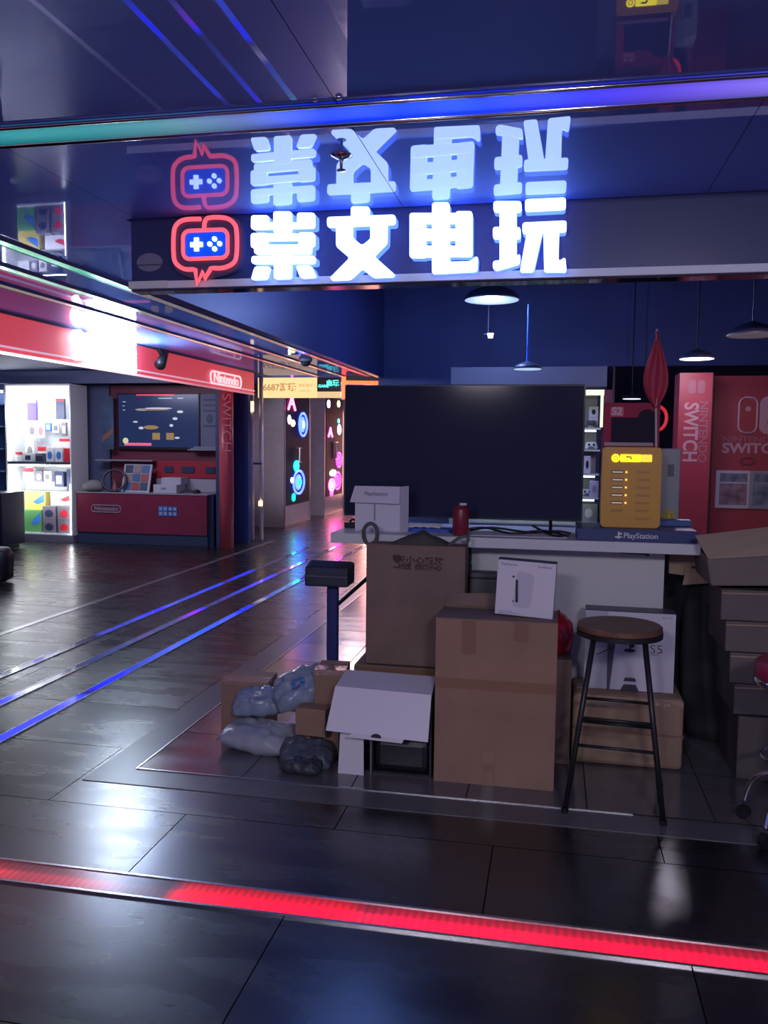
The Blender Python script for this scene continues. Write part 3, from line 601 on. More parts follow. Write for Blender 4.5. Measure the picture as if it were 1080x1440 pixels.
text('neon_lettering', '电玩', .10, TEAL, t, (.24, -.01, .21), bold=.002, ext=.003)
text('neon_lettering', 'GAME', .06, TEAL, t, (.10, -.01, .17), bold=.002, ext=.003)
t = thing('gateway_arch', 'red orange neon frame of the corridor gateway beside the television', 'neon frame', (-3.12, 12.28, 0))
NR = glow('neon_orange', (1., .10, .03), 3.)
build('frame_band', MB().box(0, .06, 0, .05, 2.14, 2.47), NR, t)
build('neon_tube', MB().tube([(.06, .02, 2.385), (1.2, .02, 2.36)], .028, 8), NR, t, smooth=True)
build('frame_header', MB().box(.06, 1.25, .03, .08, 2.40, 2.48), BLACK, t)
GP = mat('pillar_metal', (.36, .32, .37), .35, .3, var=.1)
def neon_pillar(label, y0, y1, fx, panel, stickers, handle):
    t = thing('sticker_pillar', label, 'pillar', (fx, y0, 0), group='grey pillars with neon sticker panels')
    build('pillar_body', MB().box(-.75, 0, 0, y1-y0, 0, CZ), GP, t)
    build('edge_trim', MB().box(0, .012, 0, .04, 0, CZ).box(0, .012, y1-y0-.04, y1-y0, 0, CZ).box(0, .012, .04, y1-y0-.04, 0.0, .03), STEEL, t)
    build('black_panel', MB().box(0, .015, panel[0]-y0, panel[1]-y0, panel[2], 2.42), mat('panel_black', (.02, .018, .03), .6, spec=.15), t)
    (hy, h1), (_, h0) = handle
    m_ = MB().tube([(.05, hy-y0, h0), (.05, hy-y0, h1)], .02, 8); m_.box(.01, .06, hy-y0-.12, hy-y0+.12, h1-.01, h1+.01).box(.01, .06, hy-y0-.12, hy-y0+.12, h0-.01, h0+.01)
    build('handle', m_, STEEL, t)
    for (y, z, ry, rz, col, kind) in stickers:
        y -= y0; m = glow('neon_%d_%d_%d' % tuple(int(c*99) for c in col), col, 9.)
        if kind == 'blob': m_ = MB().yz(ellipse(y, z, ry*.7, rz, 16), .015, .025)
        elif kind == 'ring':
            m_ = MB().tube([(.025, y+ry*math.cos(a*PI/10), z+rz*math.sin(a*PI/10)) for a in range(20)], .022, 6, closed=True)
            m_.tube([(.025, y+ry*.4*math.cos(a*PI/6), z+rz*.45*math.sin(a*PI/6)) for a in range(12)], .02, 6, closed=True)
        elif kind == 'star': m_ = MB().tube([(.025, y-ry, z-rz), (.025, y-ry*.3, z+rz*.2), (.025, y, z+rz), (.025, y+ry*.3, z+rz*.2), (.025, y+ry, z-rz)], .022, 6).tube([(.025, y-ry*.5, z-rz*.2), (.025, y+ry*.5, z-rz*.2)], .02, 6)
        elif kind == 'cross': m_ = MB().box(.028, .04, y-ry*.5, y+ry*.5, z-rz*.15, z+rz*.15).box(.028, .04, y-ry*.15, y+ry*.15, z-rz*.55, z+rz*.55)
        if kind == 'ring': m_.yz(ellipse(y, z, ry*.62, rz*.7, 20), .013, .019)
        build('neon_sticker', m_, m, t)
    return t
bl = (.03, .06, 1.); pkk = (1., .08, .35); wh = (.9, .9, 1.); ye = (.9, .8, .2); gr = (.0, .8, .4); te = (.0, .75, .8); mg = (1., .02, .45)
neon_pillar('nearer grey pillar with blue neon stickers on a black panel', 14.15, 15.75, -4.62, (14.25, 15.65, .38),
  [(14.516, 2.195, .2, .13, pkk, 'star'), (14.394, 1.89, .1, .08, wh, 'blob'), (14.6, 1.832, .16, .06, ye, 'blob'), (15.208, 1.821, .25, .21, bl, 'ring'), (15.21, 1.80, .10, .09, wh, 'blob'),
   (14.816, 1.06, .22, .10, te, 'blob'), (14.948, .76, .33, .21, bl, 'ring'), (14.948, .76, .24, .16, te, 'cross'), (14.56, .813, .1, .05, wh, 'blob'), (14.648, .50, .13, .07, gr, 'blob')], ((14.9, 1.387), (14.9, 1.127)))
neon_pillar('farther grey pillar with pink neon stickers on a black panel', 16.7, 18.25, -4.6, (16.8, 18.15, .38),
  [(16.971, 2.284, .14, .08, wh, 'blob'), (17.789, 2.322, .15, .07, ye, 'blob'), (17.797, 1.957, .1, .045, te, 'blob'), (17.863, 1.775, .2, .11, wh, 'blob'), (17.095, 1.703, .15, .09, pkk, 'star'),
   (17.817, 1.12, .2, .15, mg, 'ring'), (17.342, .852, .36, .07, wh, 'blob'), (17.231, .602, .22, .12, pkk, 'ring'), (17.704, .672, .25, .18, mg, 'ring'), (17.234, .436, .18, .07, mg, 'blob')], ((17.5, 1.497), (17.5, 1.15)))
t = thing('sticker_pillar', 'plain grey pillar farthest down the corridor, half behind the television', 'pillar', (-4.6, 19.2, 0), group='grey pillars with neon sticker panels')
build('pillar_body', MB().box(-.75, 0, 0, 1.5, 0, CZ), GP, t); build('edge_trim', MB().box(0, .012, 0, .04, 0, CZ), STEEL, t)
for y in (16.2, 18.7):
    t = thing('niche_lamp', 'red glowing lamp strip high in the niche %s the pink-stickered pillar' % ('before' if y < 17 else 'behind'), 'lamp', (-5.6, y, 2.2))
    build('lamp_strip', MB().box(0, .05, -.3, .3, 0, .06), glow('niche_red', (1., .15, .12), 3.), t)
    build('lamp_box', MB().box(0, .06, -.05, .1, -.28, -.12), glow('niche_orange', (1., .5, .3), 1.5), t)
# end of corridor lit panels that the floor reflects
t = thing('lit_banner', 'tall salmon lit banner at the far end of the corridor behind the television', 'banner', (-4.22, 19.6, 0))
build('banner_face', MB().box(-.20, .20, 0, .06, .25, 2.2), glow('banner_salmon', (1., .38, .32), 9.), t)
build('banner_stand', MB().box(-.03, .03, 0, .05, 0, .25), BLACK, t)

# ------------------------------------------------------------------ counter and television
CTZ = 1.045
t = thing('display_table', 'long white topped counter table behind the boxes', 'counter', (0, 4.1, 0))
build('table_top', MB().box(-1.095, .675, 0, .66, CTZ-.05, CTZ), WHITE, t, bevel=.002)
build('front_panel', MB().box(-.40, .545, .22, .24, .0, CTZ-.05), WHITE, t)
build('side_panel', MB().box(.525, .545, .24, .62, 0, CTZ-.05), WHITE, t)
build('leg', MB().box(-.45, -.405, .20, .24, 0, CTZ-.05), BLACKM, t)
build('leg', MB().box(-.72, -.68, .58, .62, 0, CTZ-.05), BLACKM, t)
build('panel_gap', MB().xz([(.33, .965), (.35, .978), (.47, .978), (.47, .955), (.45, .962)], .212, .221), DARK, t)
build('strut', MB().tube([(-1.16, .35, .60), (-.90, .35, .84)], .012, 8), BLACKM, t)
t = thing('under_shelf_box', 'dark grey pan-like thing on the shelf gap left of the white counter panel', 'box', (-.36, 4.15, .735))
build('body', MB().box(-.035, .10, 0, .10, .10, .13).box(-.035, .12, .0, .10, 0, .10), mat('dim_grey', (.10, .095, .11), .5), t, bevel=.01)
t = thing('large_television', 'large black flat screen television standing on the white counter', 'television', (-.49, 4.5, CTZ))
build('screen_frame', MB().box(-.635, .64, 0, .035, .055, .765), mat('tv_bezel', (.02, .02, .025), .3), t, bevel=.004)
build('screen', MB().box(-.628, .633, -.002, .001, .065, .758), mat('tv_glass', (.03, .032, .07), .12, spec=.12), t)
build('rear_housing', MB().box(-.35, .35, .035, .08, .1, .5), BLACK, t, bevel=.02)
for x in (-.45, .48):
    build('leg', MB().tube([(x, .02, .06), (x, -.12, .005)], .009, 8).tube([(x, .02, .06), (x, .14, .005)], .009, 8), BLACKM, t)
# cables
for i, pts in enumerate(([(-.50, 4.30, .0), (-.35, 4.34, .02), (-.2, 4.28, 0), (-.05, 4.32, .015), (.08, 4.25, 0)], [(-.42, 4.38, 0), (-.3, 4.3, .025), (-.12, 4.37, .0), (.02, 4.27, .02), (.09, 4.38, 0)], [(-.1, 4.40, 0.03), (.0, 4.25, .0), (.05, 4.2, .005)])):
    tag(build('power_cable', MB().tube(smoothpath([(x, y, CTZ+.006+z) for x, y, z in pts]), .006, 6), BLACK, smooth=True), ['thick black cable snaking in front of the television, longest of three', 'black cable looping behind the longest cable before the television', 'short black cable near the navy flat box'][i], 'cable', 'black cables on the counter')
t = thing('cable_adapter', 'black cord and plug lying at the left end of the white counter', 'cable', (-1.06, 4.3, CTZ))
build('cord', MB().tube(smoothpath([(-.02, .1, .01), (.0, .14, .04), (.03, .16, .01)]), .006, 6), BLACK, t)
build('plug', MB().box(-.03, .03, .06, .10, 0, .03), BLACK, t, bevel=.006)
t = thing('accessory_tray', 'blue flat tray heaped with white cable bundles before the television', 'tray', (-.62, 4.32, CTZ))
build('tray_base', MB().xy(rrect(-.11, .12, -.06, .06, .03), 0, .018), mat('tray_blue', (.02, .08, .45), .4), t)
m_ = MB()
for i in range(9):
    a = random.uniform(-.09, .09); b_ = random.uniform(-.03, .05)
    m_.tube([(a+.03*math.cos(k), b_+.015*math.sin(k), .028+.004*math.sin(3*k+i)) for k in [j*PI/5 for j in range(10)]], .006, 6, closed=True)
build('white_cords', m_, mat('cord_white', (.75, .72, .68), .5), t)
t = thing('paper_sheet', 'white paper lying on the counter under the cables', 'paper', (-.15, 4.27, CTZ))
build('sheet', MB().box(-.25, .22, -.08, .10, 0, .002), mat('paper', (.8, .8, .82), .6), t)
# white box on counter
t = thing('console_carton', 'white console carton with a hanging front flap on the left of the counter', 'box', (-.865, 4.235, CTZ), .03)
build('carton', MB().box(-.135, .10, 0, .14, 0, .225), WHITEBOX, t, bevel=.003)
build('flap', MB().sheet([(-.155, -.03, .15), (.10, -.03, .145), (.10, .0, .232), (-.135, .0, .232)], .003), WHITEBOX, t)
build('side_flap', MB().sheet([(.10, .0, .0), (.135, .05, .0), (.135, .05, .235), (.10, 0, .232)], .003), WHITEBOX, t)
build('slot', MB().box(-.035, -.028, -.003, 0, .055, .14), GREYINK, t)
text('print', 'PlayStation', .028, GREYINK, t, (-.02, -.024, .195), (PI/2-.3, 0, 0))
# can
t = thing('red_can', 'dark red insulated can standing on the front edge of the counter', 'can', (-.448, 4.18, CTZ))
build('can_body', MB().lathe([(.036, 0), (.04, .006), (.04, .128), (.036, .14)], 28), mat('can_red', (.22, .015, .035), .35), t, smooth=True)
build('lid', MB().lathe([(.036, .14), (.032, .148), (.02, .150)], 28), mat('lid_dark', (.12, .02, .03), .4), t)
build('tab', MB().box(-.005, .03, -.02, .0, .150, .162), PRINTW, t, bevel=.003)
t = thing('ring_strap', 'grey loop of strap hanging over the counter edge', 'strap', (-.885, 4.085, CTZ))
build('loop', MB().tube([(.035*math.cos(a*PI/10), .008*math.sin(a*PI/5), -.0+.055*math.sin(a*PI/10)) for a in range(20)], .010, 8, closed=True), mat('strap_grey', (.10, .09, .08), .7), t, smooth=True)
# power bank station
t = thing('navy_flat_box', 'flat navy blue PlayStation box lying on the right of the counter', 'box', (.39, 4.14, CTZ))
build('carton', MB().box(-.275, .275, 0, .30, 0, .058), BLUEBOX, t, bevel=.003)
text('lettering', 'PlayStation', .036, PRINTW, t, (.02, -.002, .027), bold=.0005)
build('logo_mark', MB().box(-.085, -.078, -.003, 0, .012, .045).xz(ellipse(-.082, .020, .018, .005, 14), -.002, 0).xz(ellipse(-.072, .036, .007, .006, 12), -.0028, 0), PRINTW, t)
t = thing('small_navy_box', 'thin blue box behind the yellow station on the navy flat box', 'box', (.60, 4.36, CTZ+.0585))
build('carton', MB().box(-.10, .07, 0, .08, 0, .03), mat('blue_thin', (.04, .08, .3), .4), t, bevel=.002)
YEL = mat('station_yellow', (.62, .30, .03), .42)
t = thing('charging_station', 'yellow power bank rental station on the navy flat box', 'charging station', (.365, 4.2, CTZ+.059), 0)
build('station_body', MB().xz(rrect(-.135, .135, 0, .385, .022), .012, .17), mat('station_side', (.45, .25, .05), .4), t)
build('front_panel', MB().xz(rrect(-.14, .138, 0, .388, .024), 0, .012), YEL, t, bevel=.003)
YG = mat('yellow_glow', (.8, .7, .02), .4, emit=(1., .85, .0), es=1.6)
YG2 = mat('yellow_glow_dim', (.8, .7, .05), .4, emit=(.85, .65, .03), es=.9)
build('screen_label', MB().xz(rrect(-.055, .04, .317, .352, .004), -.003, 0), YG, t)
build('screen_label', MB().xz(rrect(.042, .09, .317, .352, .004), -.003, 0), YG2, t)
build('round_badge', MB().xz(ellipse(-.077, .334, .019, .019, 24), -.003, 0), YG, t)
build('badge_ring', MB().tube([(-.077+.010*math.cos(a*PI/8), -.004, .334+.010*math.sin(a*PI/8)) for a in range(16)], .0016, 6, closed=True), mat('badge_brown', (.5, .3, .0), .5), t)
build('label_print', MB().box(-.03, -.005, -.0045, -.003, .337, .343).box(-.01, .0, -.0045, -.003, .330, .336), DARK, t)
for i in range(7):
    z = .268-i*.037
    lit = i < 5
    if i < 6:
        build('slot', MB().xz(rrect(-.094, -.036, z-.007, z+.007, .005), -.002, .0), BLACK if lit else mat('slot_mold', (.45, .22, .03), .4), t)
        if lit:
            build('power_bank', MB().xz(rrect(-.090, -.040, z-.0035, z+.0025, .002), -.004, -.001), mat('bank_pale', (.6, .5, .42), .3, emit=(1., .8, .6), es=.25 if i < 4 else .7), t)
            build('indicator_light', MB().xz(ellipse(-.025, z, .003, .003, 10), -.004, 0), glow('led_amber', (1., .6, .05), 4.), t)
    build('groove', MB().xz(rrect(.02, .085, z-.006, z+.006, .005), -.0015, .0), mat('slot_mold', (.45, .22, .03), .4), t)
build('latch', MB().tube([(.138, .08, .055), (.185, .06, .06)], .007, 8).lathe([(.012, .05), (.012, .07)], 12, c=(.185, .06)), mat('latch_yellow', (.5, .38, .05), .4), t)
t = thing('grey_display_case', 'pale grey upright case standing right behind the yellow station', 'case', (.53, 4.45, CTZ+.001))
build('case_body', MB().box(-.14, .09, 0, .14, 0, .44), mat('case_grey', (.26, .27, .30), .35), t, bevel=.004)
build('side_print', MB().box(.03, .06, -.003, 0, .30, .36), mat('case_ink', (.1, .1, .12), .5), t)
build('side_label', MB().box(.02, .07, -.003, 0, .07, .13), mat('case_yellow', (.4, .33, .05), .5), t)
t = thing('red_game_box', 'dark red game console box with the number 2 on top of the yellow station', 'box', (.36, 4.24, CTZ+.448))
build('carton', MB().box(-.13, .13, 0, .08, 0, .21), mat('s2_red', (.34, .03, .075), .6, spec=.15), t, bevel=.002)
build('picture', MB().box(-.095, .115, -.002, 0, .02, .14).xz(ellipse(.07, .13, .045, .05, 16), -.0018, 0), mat('s2_dark', (.03, .022, .04), .7, spec=.1), t)
build('corner_patch', MB().box(-.10, -.04, -.003, 0, .145, .19), mat('s2_patch', (.45, .03, .08), .4), t)
text('lettering', 'S2', .05, mat('s2_pale', (.55, .35, .4), .4), t, (-.07, -.0035, .168), bold=.001)
build('pale_base_strip', MB().box(-.125, .10, -.002, 0, .004, .02), mat('s2_strip', (.3, .2, .26), .4), t)
# flag
t = thing('hand_flag', 'small red flag on a white stick standing above the yellow station', 'flag', (.475, 4.225, CTZ+.447))
build('stick', MB().tube([(.0, 0, 0), (-.012, 0, .30), (-.016, 0, .555)], .0055, 8), mat('stick_white', (.55, .5, .5), .4), t)
fl = MB(); rows = 14; grid = []
for i in range(rows+1):
    u = i/rows; z = .545-.36*u
    w = .058*max(0, math.sin(PI*u**1.55))**.85
    w = max(w, .004); row = []
    for k in range(9):
        v = k/8*2-1
        row.append(fl.bm.verts.new((-.014+.004*u+v*w*(1 if v < 0 else .9), -.012-.012*math.cos(v*5+u*2), z)))
    grid.append(row)
for a, b in zip(grid, grid[1:]):
    for k in range(8): fl.bm.faces.new([a[k], a[k+1], b[k+1], b[k]])
fo = build('flag_cloth', fl, mat('flag_red', (.42, .03, .07), .6), t, smooth=True)
sm = fo.modifiers.new('s', 'SOLIDIFY'); sm.thickness = .003
t = thing('red_ring_light', 'thin glowing red ring behind the flag stick', 'ring light', (.475, 4.49, CTZ+.442))
build('ring', MB().tube([(.03+.045*math.cos(a*PI/12), 0, .15+.06*math.sin(a*PI/12)) for a in range(-9, 10)], .008, 8), mat('ring_red', (.5, .02, .04), .3, emit=(1., .03, .06), es=.45), t, smooth=True)
build('stand', MB().tube([(.03, .01, 0), (.03, .01, .09)], .004, 6), STEEL, t)

# ------------------------------------------------------------------ cartons
def carton(name, label, loc, w, d, h, m, rotz=0., tape=True, tapes=(), top='closed', group=None, bev=.006):
    t = thing(name, label, 'box', loc, rotz, group)
    if top == 'closed': build('carton_body', MB().box(0, w, 0, d, 0, h), m, t, bevel=bev)
    else:
        th = .005; b_ = MB().box(0, w, 0, d, 0, th); b_.box(0, w, 0, th, th, h).box(0, w, d-th, d, th, h).box(0, th, th, d-th, th, h).box(w-th, w, th, d-th, th, h)
        build('carton_body', b_, m, t)
    for (x0, x1, z0, z1, tm) in tapes: build('tape', MB().box(x0, x1, -.0015, 0, z0, z1), tm, t)
    return t
FT = mat('tape_faint', (.22, .115, .075), .35, spec=.5)
t = carton('cardboard_carton', 'tall brown carton in front with a small white console box on its top', (-.489, 3.63, .004), .523, .30, .733, CARD, 0, top='open', tapes=[(0, .523, .425, .47, FT), (.115, .175, .58, .73, FT), (.34, .40, .65, .73, FT), (.215, .265, .10, .16, TAPE), (.215, .265, .0, .09, FT)])
build('flap', MB().sheet([(0, .0, .733), (.523, .0, .733), (.523, .15, .738), (0, .15, .738)], .004), CARD2, t)
build('flap', MB().sheet([(0, .295, .733), (.27, .295, .738), (.23, .308, .80), (.02, .308, .79)], .004), CARD2, t)
build('inner_board', MB().sheet([(0, .15, .725), (.523, .15, .725), (.523, .295, .725), (0, .295, .725)], .004), CARD2, t)
t = thing('slim_console_box', 'small white PlayStation drive box standing on the tall front carton', 'box', (-.115, 3.70, .745), -.07)
Mt = Matrix.Rotation(.045, 4, 'Y')
build('carton', MB().box(-.126, .126, 0, .07, .004, .246, Mt), WHITEBOX, t, bevel=.002)
build('dark_top', MB().box(-.126, .126, 0, .07, .2465, .2485, Mt), mat('top_navy', (.03, .03, .08), .4), t)
text('print', 'PlayStation', .017, GREYINK, t, (-.065, -.0015, .232), (PI/2, .045, 0))
text('print', 'DualSense', .014, GREYINK, t, (.088, -.0015, .225), (PI/2, .045, 0))
build('pictured_plate', MB().xz(rounded([(-.05, .045), (.03, .04), (.045, .19), (-.03, .205)], .02), -.0012, 0), mat('pict_lilac', (.52, .50, .62), .5), t)
build('pictured_slot', MB().xz(rounded([(-.036, .065), (-.024, .065), (-.026, .165), (-.036, .165)], .003), -.003, 0).xz(ellipse(-.046, .178, .005, .005, 10), -.003, 0).xz(ellipse(-.046, .07, .004, .003, 10), -.003, 0), DARK, t)
build('fine_print', MB().box(-.11, -.05, -.0015, 0, .022, .025).box(-.11, -.02, -.0015, 0, .014, .017), mat('lilac_ink', (.35, .33, .5), .5), t)
# box behind with handles
t = carton('cardboard_carton', 'tall greyish brown carton with printed symbols and cloth on top, behind the front carton', (-.875, 3.945, .43), .478, .14, .585, CARD2, 0, tapes=[(0, .478, .582, .585, FT)])
INK = mat('print_ink', (.05, .025, .035), .7)
text('print', '天小心轻放', .038, INK, t, (.262, -.001, .512), bold=.001, sx=1.2); text('print', '怕压  防潮小心', .028, INK, t, (.262, -.001, .480), bold=.0012, sx=1.15)
build('print_symbol', MB().xz([(.13, .53), (.14, .54), (.149, .533), (.158, .54), (.168, .53), (.166, .512), (.149, .497), (.132, .512)], -.0015, 0).box(.132, .166, -.0015, 0, .474, .480), INK, t)
t = thing('folded_cloth', 'dark olive cloth mound lying on the printed carton', 'cloth', (-.62, 4.0, 1.016))
g = MB(); nx, ny = 22, 10; V = []
for j in range(ny+1):
    r_ = []
    for i in range(nx+1):
        u = i/nx*2-1; v = j/ny*2-1
        hgt = .058*max(0, 1-abs(u)**1.3)*max(0, 1-v*v)**.6*(1+.35*mnoise.noise(Vector((u*3, v*2, 3))))
        r_.append(g.bm.verts.new((u*.15, v*.06+.02, hgt)))
    V.append(r_)
for a, b in zip(V, V[1:]):
    for k in range(nx): g.bm.faces.new([a[k], a[k+1], b[k+1], b[k]])
build('cloth_mound', g, mat('olive_cloth', (.07, .06, .055), .8), t, smooth=True)
build('strap', MB().tube(smoothpath([(.14, -.03, .0), (.19, -.04, .04), (.23, -.03, .045), (.225, -.04, .01)]), .008, 8), mat('strap_grey', (.10, .09, .08), .7), t, smooth=True)
carton('cardboard_carton', 'flat brown carton under the printed carton', (-.93, 3.94, .004), .44, .26, .42, CARD2, 0, tapes=[(.0, .44, .38, .41, FT)])
carton('cardboard_carton', 'narrow brown carton behind the right side of the tall front carton', (-.06, 3.95, .004), .165, .24, .50, CARD2, 0)
t = thing('red_bag', 'glossy red rounded bag bulging out beside the tall front carton', 'bag', (.02, 4.06, .505))
build('bag_body', MB().lathe([(.05, 0), (.085, .03), (.098, .09), (.085, .15), (.05, .19), (.01, .205)], 24), mat('gloss_red', (.35, .01, .03), .15), t, smooth=True)
build('bag_handle', MB().tube([(.03, -.05, .19), (.02, -.06, .22), (-.01, -.05, .20)], .006, 6), mat('gloss_red', (.35, .01, .03), .15), t)
t = carton('cardboard_carton', 'taped brown carton on the floor behind the stool', (.115, 3.99, .004), .50, .31, .335, mat('cardboard_tan', (.30, .195, .135), .6, var=.1), 0, bev=.02, tapes=[(0.005, .495, .30, .32, SHINYTAPE), (.0, .50, .155, .165, FT)])
build('tape', MB().box(.02, .48, .10, .2, .335, .337), SHINYTAPE, t)
t = thing('game_console_box', 'white PS5 console box standing on the taped carton behind the stool', 'box', (.37, 4.08, .3415), -.03)
build('carton', MB().box(-.205, .205, 0, .12, 0, .375), mat('ps_white', (.60, .58, .68), .4), t, bevel=.002)
build('dark_top', MB().box(-.205, .205, 0, .12, .376, .379), mat('top_navy', (.03, .03, .08), .4), t)
build('left_grey_panel', MB().box(-.203, -.10, -.001, 0, .002, .373), mat('ps_grey', (.45, .44, .54), .4), t)  # greyer panel down the left of the box front
build('pictured_console', MB().xz([(-.10, .345), (-.05, .345), (-.068, .19), (-.085, 0.0), (-.098, 0.0)], -.0025, 0), mat('ps_dark', (.07, .075, .11), .3), t)
build('pictured_edge', MB().xz([(-.05, .345), (-.03, .33), (-.07, .01), (-.078, .01), (-.066, .19)], -.002, 0), mat('ps_edge', (.62, .62, .72), .4), t)
build('pictured_gamepad', MB().xz([(-.035, 0), (-.02, .03), (.035, .03), (.05, 0)], -.0025, 0).xz([(-.022, .045), (-.015, .062), (.03, .062), (.037, .045)], -.002, 0), mat('ps_pad', (.05, .05, .07), .4), t)
text('lettering', 'PS5', .058, DARK, t, (.105, -.0025, .205), bold=-.001, sx=1.15)
build('logo_mark', MB().box(.0, .008, -.003, 0, .185, .229).xz(ellipse(.002, .193, .028, .008, 16), -.002, 0).xz(ellipse(.013, .217, .011, .009, 12), -.0028, 0), DARK, t)
text('small_print', 'SLIM 1TB', .012, GREYINK, t, (.165, -.0015, .357)); text('small_print', 'Digital Edition', .011, GREYINK, t, (.10, -.0015, .18))
build('cable_line', MB().tube([(-.15, -.003, .165), (-.10, -.003, .19), (-.07, -.003, .2)], .002, 6), DARK, t)

# ------------------------------------------------------------------ stool
t = thing('round_stool', 'tall round stool with a wooden seat and black metal legs', 'stool', (.285, 3.60, 0.004), -.08)
build('seat', MB().lathe([(.165, .725), (.172, .732), (.172, .748), (.166, .754), (.01, .755)], 48), mat('seat_wood', (.15, .075, .045), .45, var=.35, scale=14), t, smooth=False)
build('seat_ring', MB().lathe([(.155, .708), (.174, .708), (.174, .728), (.155, .728)], 48), BLACKM, t)
legs = []
for k in range(4):
    a = PI/4+k*PI/2
    top = Vector((.14*math.cos(a), .14*math.sin(a), .715)); bot = Vector((.27*math.cos(a), .27*math.sin(a), .008)); legs.append((top, bot))
    lo = build('leg', MB().tube([top, bot], .0115, 12), BLACKM, t, smooth=True)
    build('foot', MB().lathe([(.014, 0), (.015, .02)], 12, c=(bot.x, bot.y)), BLACK, lo)
def at(leg, z): a, b = leg; return a.lerp(b, (a.z-z)/(a.z-b.z))
for k in range(4):
    z = .385
    build('stretcher', MB().tube([at(legs[k], z), at(legs[(k+1) % 4], z)], .007, 8), BLACKM, t, smooth=True)
    build('stretcher', MB().tube([at(legs[k], z-.11), at(legs[(k+1) % 4], z-.11)], .007, 8), BLACKM, t, smooth=True)

# ------------------------------------------------------------------ scale
t = thing('parcel_scale', 'platform parcel scale with a dark display head on a blue post', 'scale', (-1.155, 4.16, .004))
build('platform', MB().box(-.16, .16, -.14, .14, .03, .07), mat('scale_steel', (.35, .35, .4), .3, .8), t, bevel=.006)
build('foot', MB().box(-.14, -.10, -.12, -.08, 0, .03).box(.10, .14, -.12, -.08, 0, .03).box(-.14, -.10, .08, .12, 0, .03).box(.10, .14, .08, .12, 0, .03), BLACK, t)
build('post', MB().xy(rrect(.008, .068, .06, .10, .01), .07, .80), mat('scale_blue', (.02, .03, .16), .4), t)
h = build('display_head', MB().yz([(-.06, .765), (-.05, .865), (.04, .885), (.10, .875), (.10, .765)], -.075, .15), mat('scale_black', (.02, .022, .04), .35), t, bevel=.008)
build('display_window', MB().sheet([(-.03, -.055, .835), (.09, -.055, .835), (.09, -.0525, .86), (-.03, -.0525, .86)], -.003), mat('scale_window', (.05, .05, .09), .15), h)
build('display_ridge', MB().box(-.075, .15, -.066, -.056, .815, .822), mat('ridge_grey', (.12, .12, .18), .3), h)

# ------------------------------------------------------------------ small boxes and mail bags
t = carton('cardboard_carton', 'small brown carton with glossy taped top at the left of the grey bags', (-1.635, 3.98, .004), .24, .22, .275, CARD, .08, bev=.004)
build('tape', MB().box(-.004, .244, -.004, .10, .262, .281), SHINYTAPE, t)
t = carton('cardboard_carton', 'brown carton with glossy taped top under the scale post', (-1.09, 3.80, .004), .145, .20, .415, CARD, .1, bev=.004)
build('tape', MB().box(-.004, .149, -.004, .08, .395, .421), SHINYTAPE, t)
carton('cardboard_carton', 'small dark brown carton lying between the grey bags and the white carton', (-1.16, 3.72, .13), .15, .15, .13, CARD, -.1, bev=.004)
def bag(label, loc, w, d, h, m, seed, rot=(0, 0, 0), prints=None):
    t = thing('mail_bag', label, 'bag', loc, rot[2], group='grey plastic mail bags')
    g = MB(); nx, ny = 26, 18
    def P(u, v, s):
        edge = (1-abs(u)**3.5)*(1-abs(v)**3.5); e = max(edge, 0)**.6
        cr = mnoise.noise(Vector((u*2.2+seed, v*2.2, s*3)))*.35 + mnoise.noise(Vector((u*6+seed, v*6, s)))*.12 + abs(mnoise.noise(Vector((u*9+seed*2, v*4, s))))*.12
        pin = 1-.10*abs(v)*abs(u)
        x = u*w/2*pin*(1+.05*mnoise.noise(Vector((v*3, seed, 1)))); y = v*d/2*pin*(1+.08*mnoise.noise(Vector((u*3, seed, 2))))
        z = h/2+s*h/2*e*(1+cr)+.015*mnoise.noise(Vector((u*4, v*4, seed)))
        return Vector((x, y, max(z, .002)))
    top = [[g.bm.verts.new(P(i/nx*2-1, j/ny*2-1, 1)) for i in range(nx+1)] for j in range(ny+1)]
    bot = [[(top[j][i] if i in (0, nx) or j in (0, ny) else g.bm.verts.new(P(i/nx*2-1, j/ny*2-1, -1))) for i in range(nx+1)] for j in range(ny+1)]
    for G_ in (top, bot):
        for j in range(ny):
            for i in range(nx): g.bm.faces.new([G_[j][i], G_[j][i+1], G_[j+1][i+1], G_[j+1][i]])
    o = build('bag_body', g, m, t, smooth=True); o.rotation_euler = (rot[0], rot[1], 0)
    if prints:
        x, y = prints; pm = MB(); N = 9
        vs = []
        for j in range(N+1):
            r_ = []
            for i in range(N+1):
                q = P(x+(i/N-.5)*.5, y+(j/N-.5)*.5, 1); r_.append(pm.bm.verts.new(q+Vector((0, 0, .003))))
            vs.append(r_)
        for j in range(N):
            for i in range(N):
                if math.hypot(i-4, j-4) < 4.6 and not math.hypot(i-4, j-4) < 1.8: pm.bm.faces.new([vs[j][i], vs[j][i+1], vs[j+1][i+1], vs[j+1][i]])
        po = build('print', pm, mat('bag_print', (.05, .16, .4), .4), t); po.rotation_euler = (rot[0], rot[1], 0)
    return t
BAG = mat('bag_grey', (.31, .33, .40), .3, var=.1, scale=9, bump=.9)
BAG2 = mat('bag_grey_blue', (.24, .29, .41), .22, var=.2, scale=14, bump=1.)
BAG3 = mat('bag_dark', (.07, .08, .11), .45, var=.2, scale=8)
bag('large flat pale grey mail bag lying lowest on the floor', (-1.37, 3.86, .006), .42, .26, .11, BAG, 3, (.12, .05, -.12))
bag('crumpled grey mail bag leaning on the taped small carton', (-1.42, 3.98, .15), .27, .17, .11, BAG2, 11, (.5, -.1, .1))
bag('shiny blue-grey mail bag with a blue print on top of the pile', (-1.17, 3.93, .26), .29, .21, .13, BAG2, 23, (.75, -.35, .2), prints=(0, -.1))
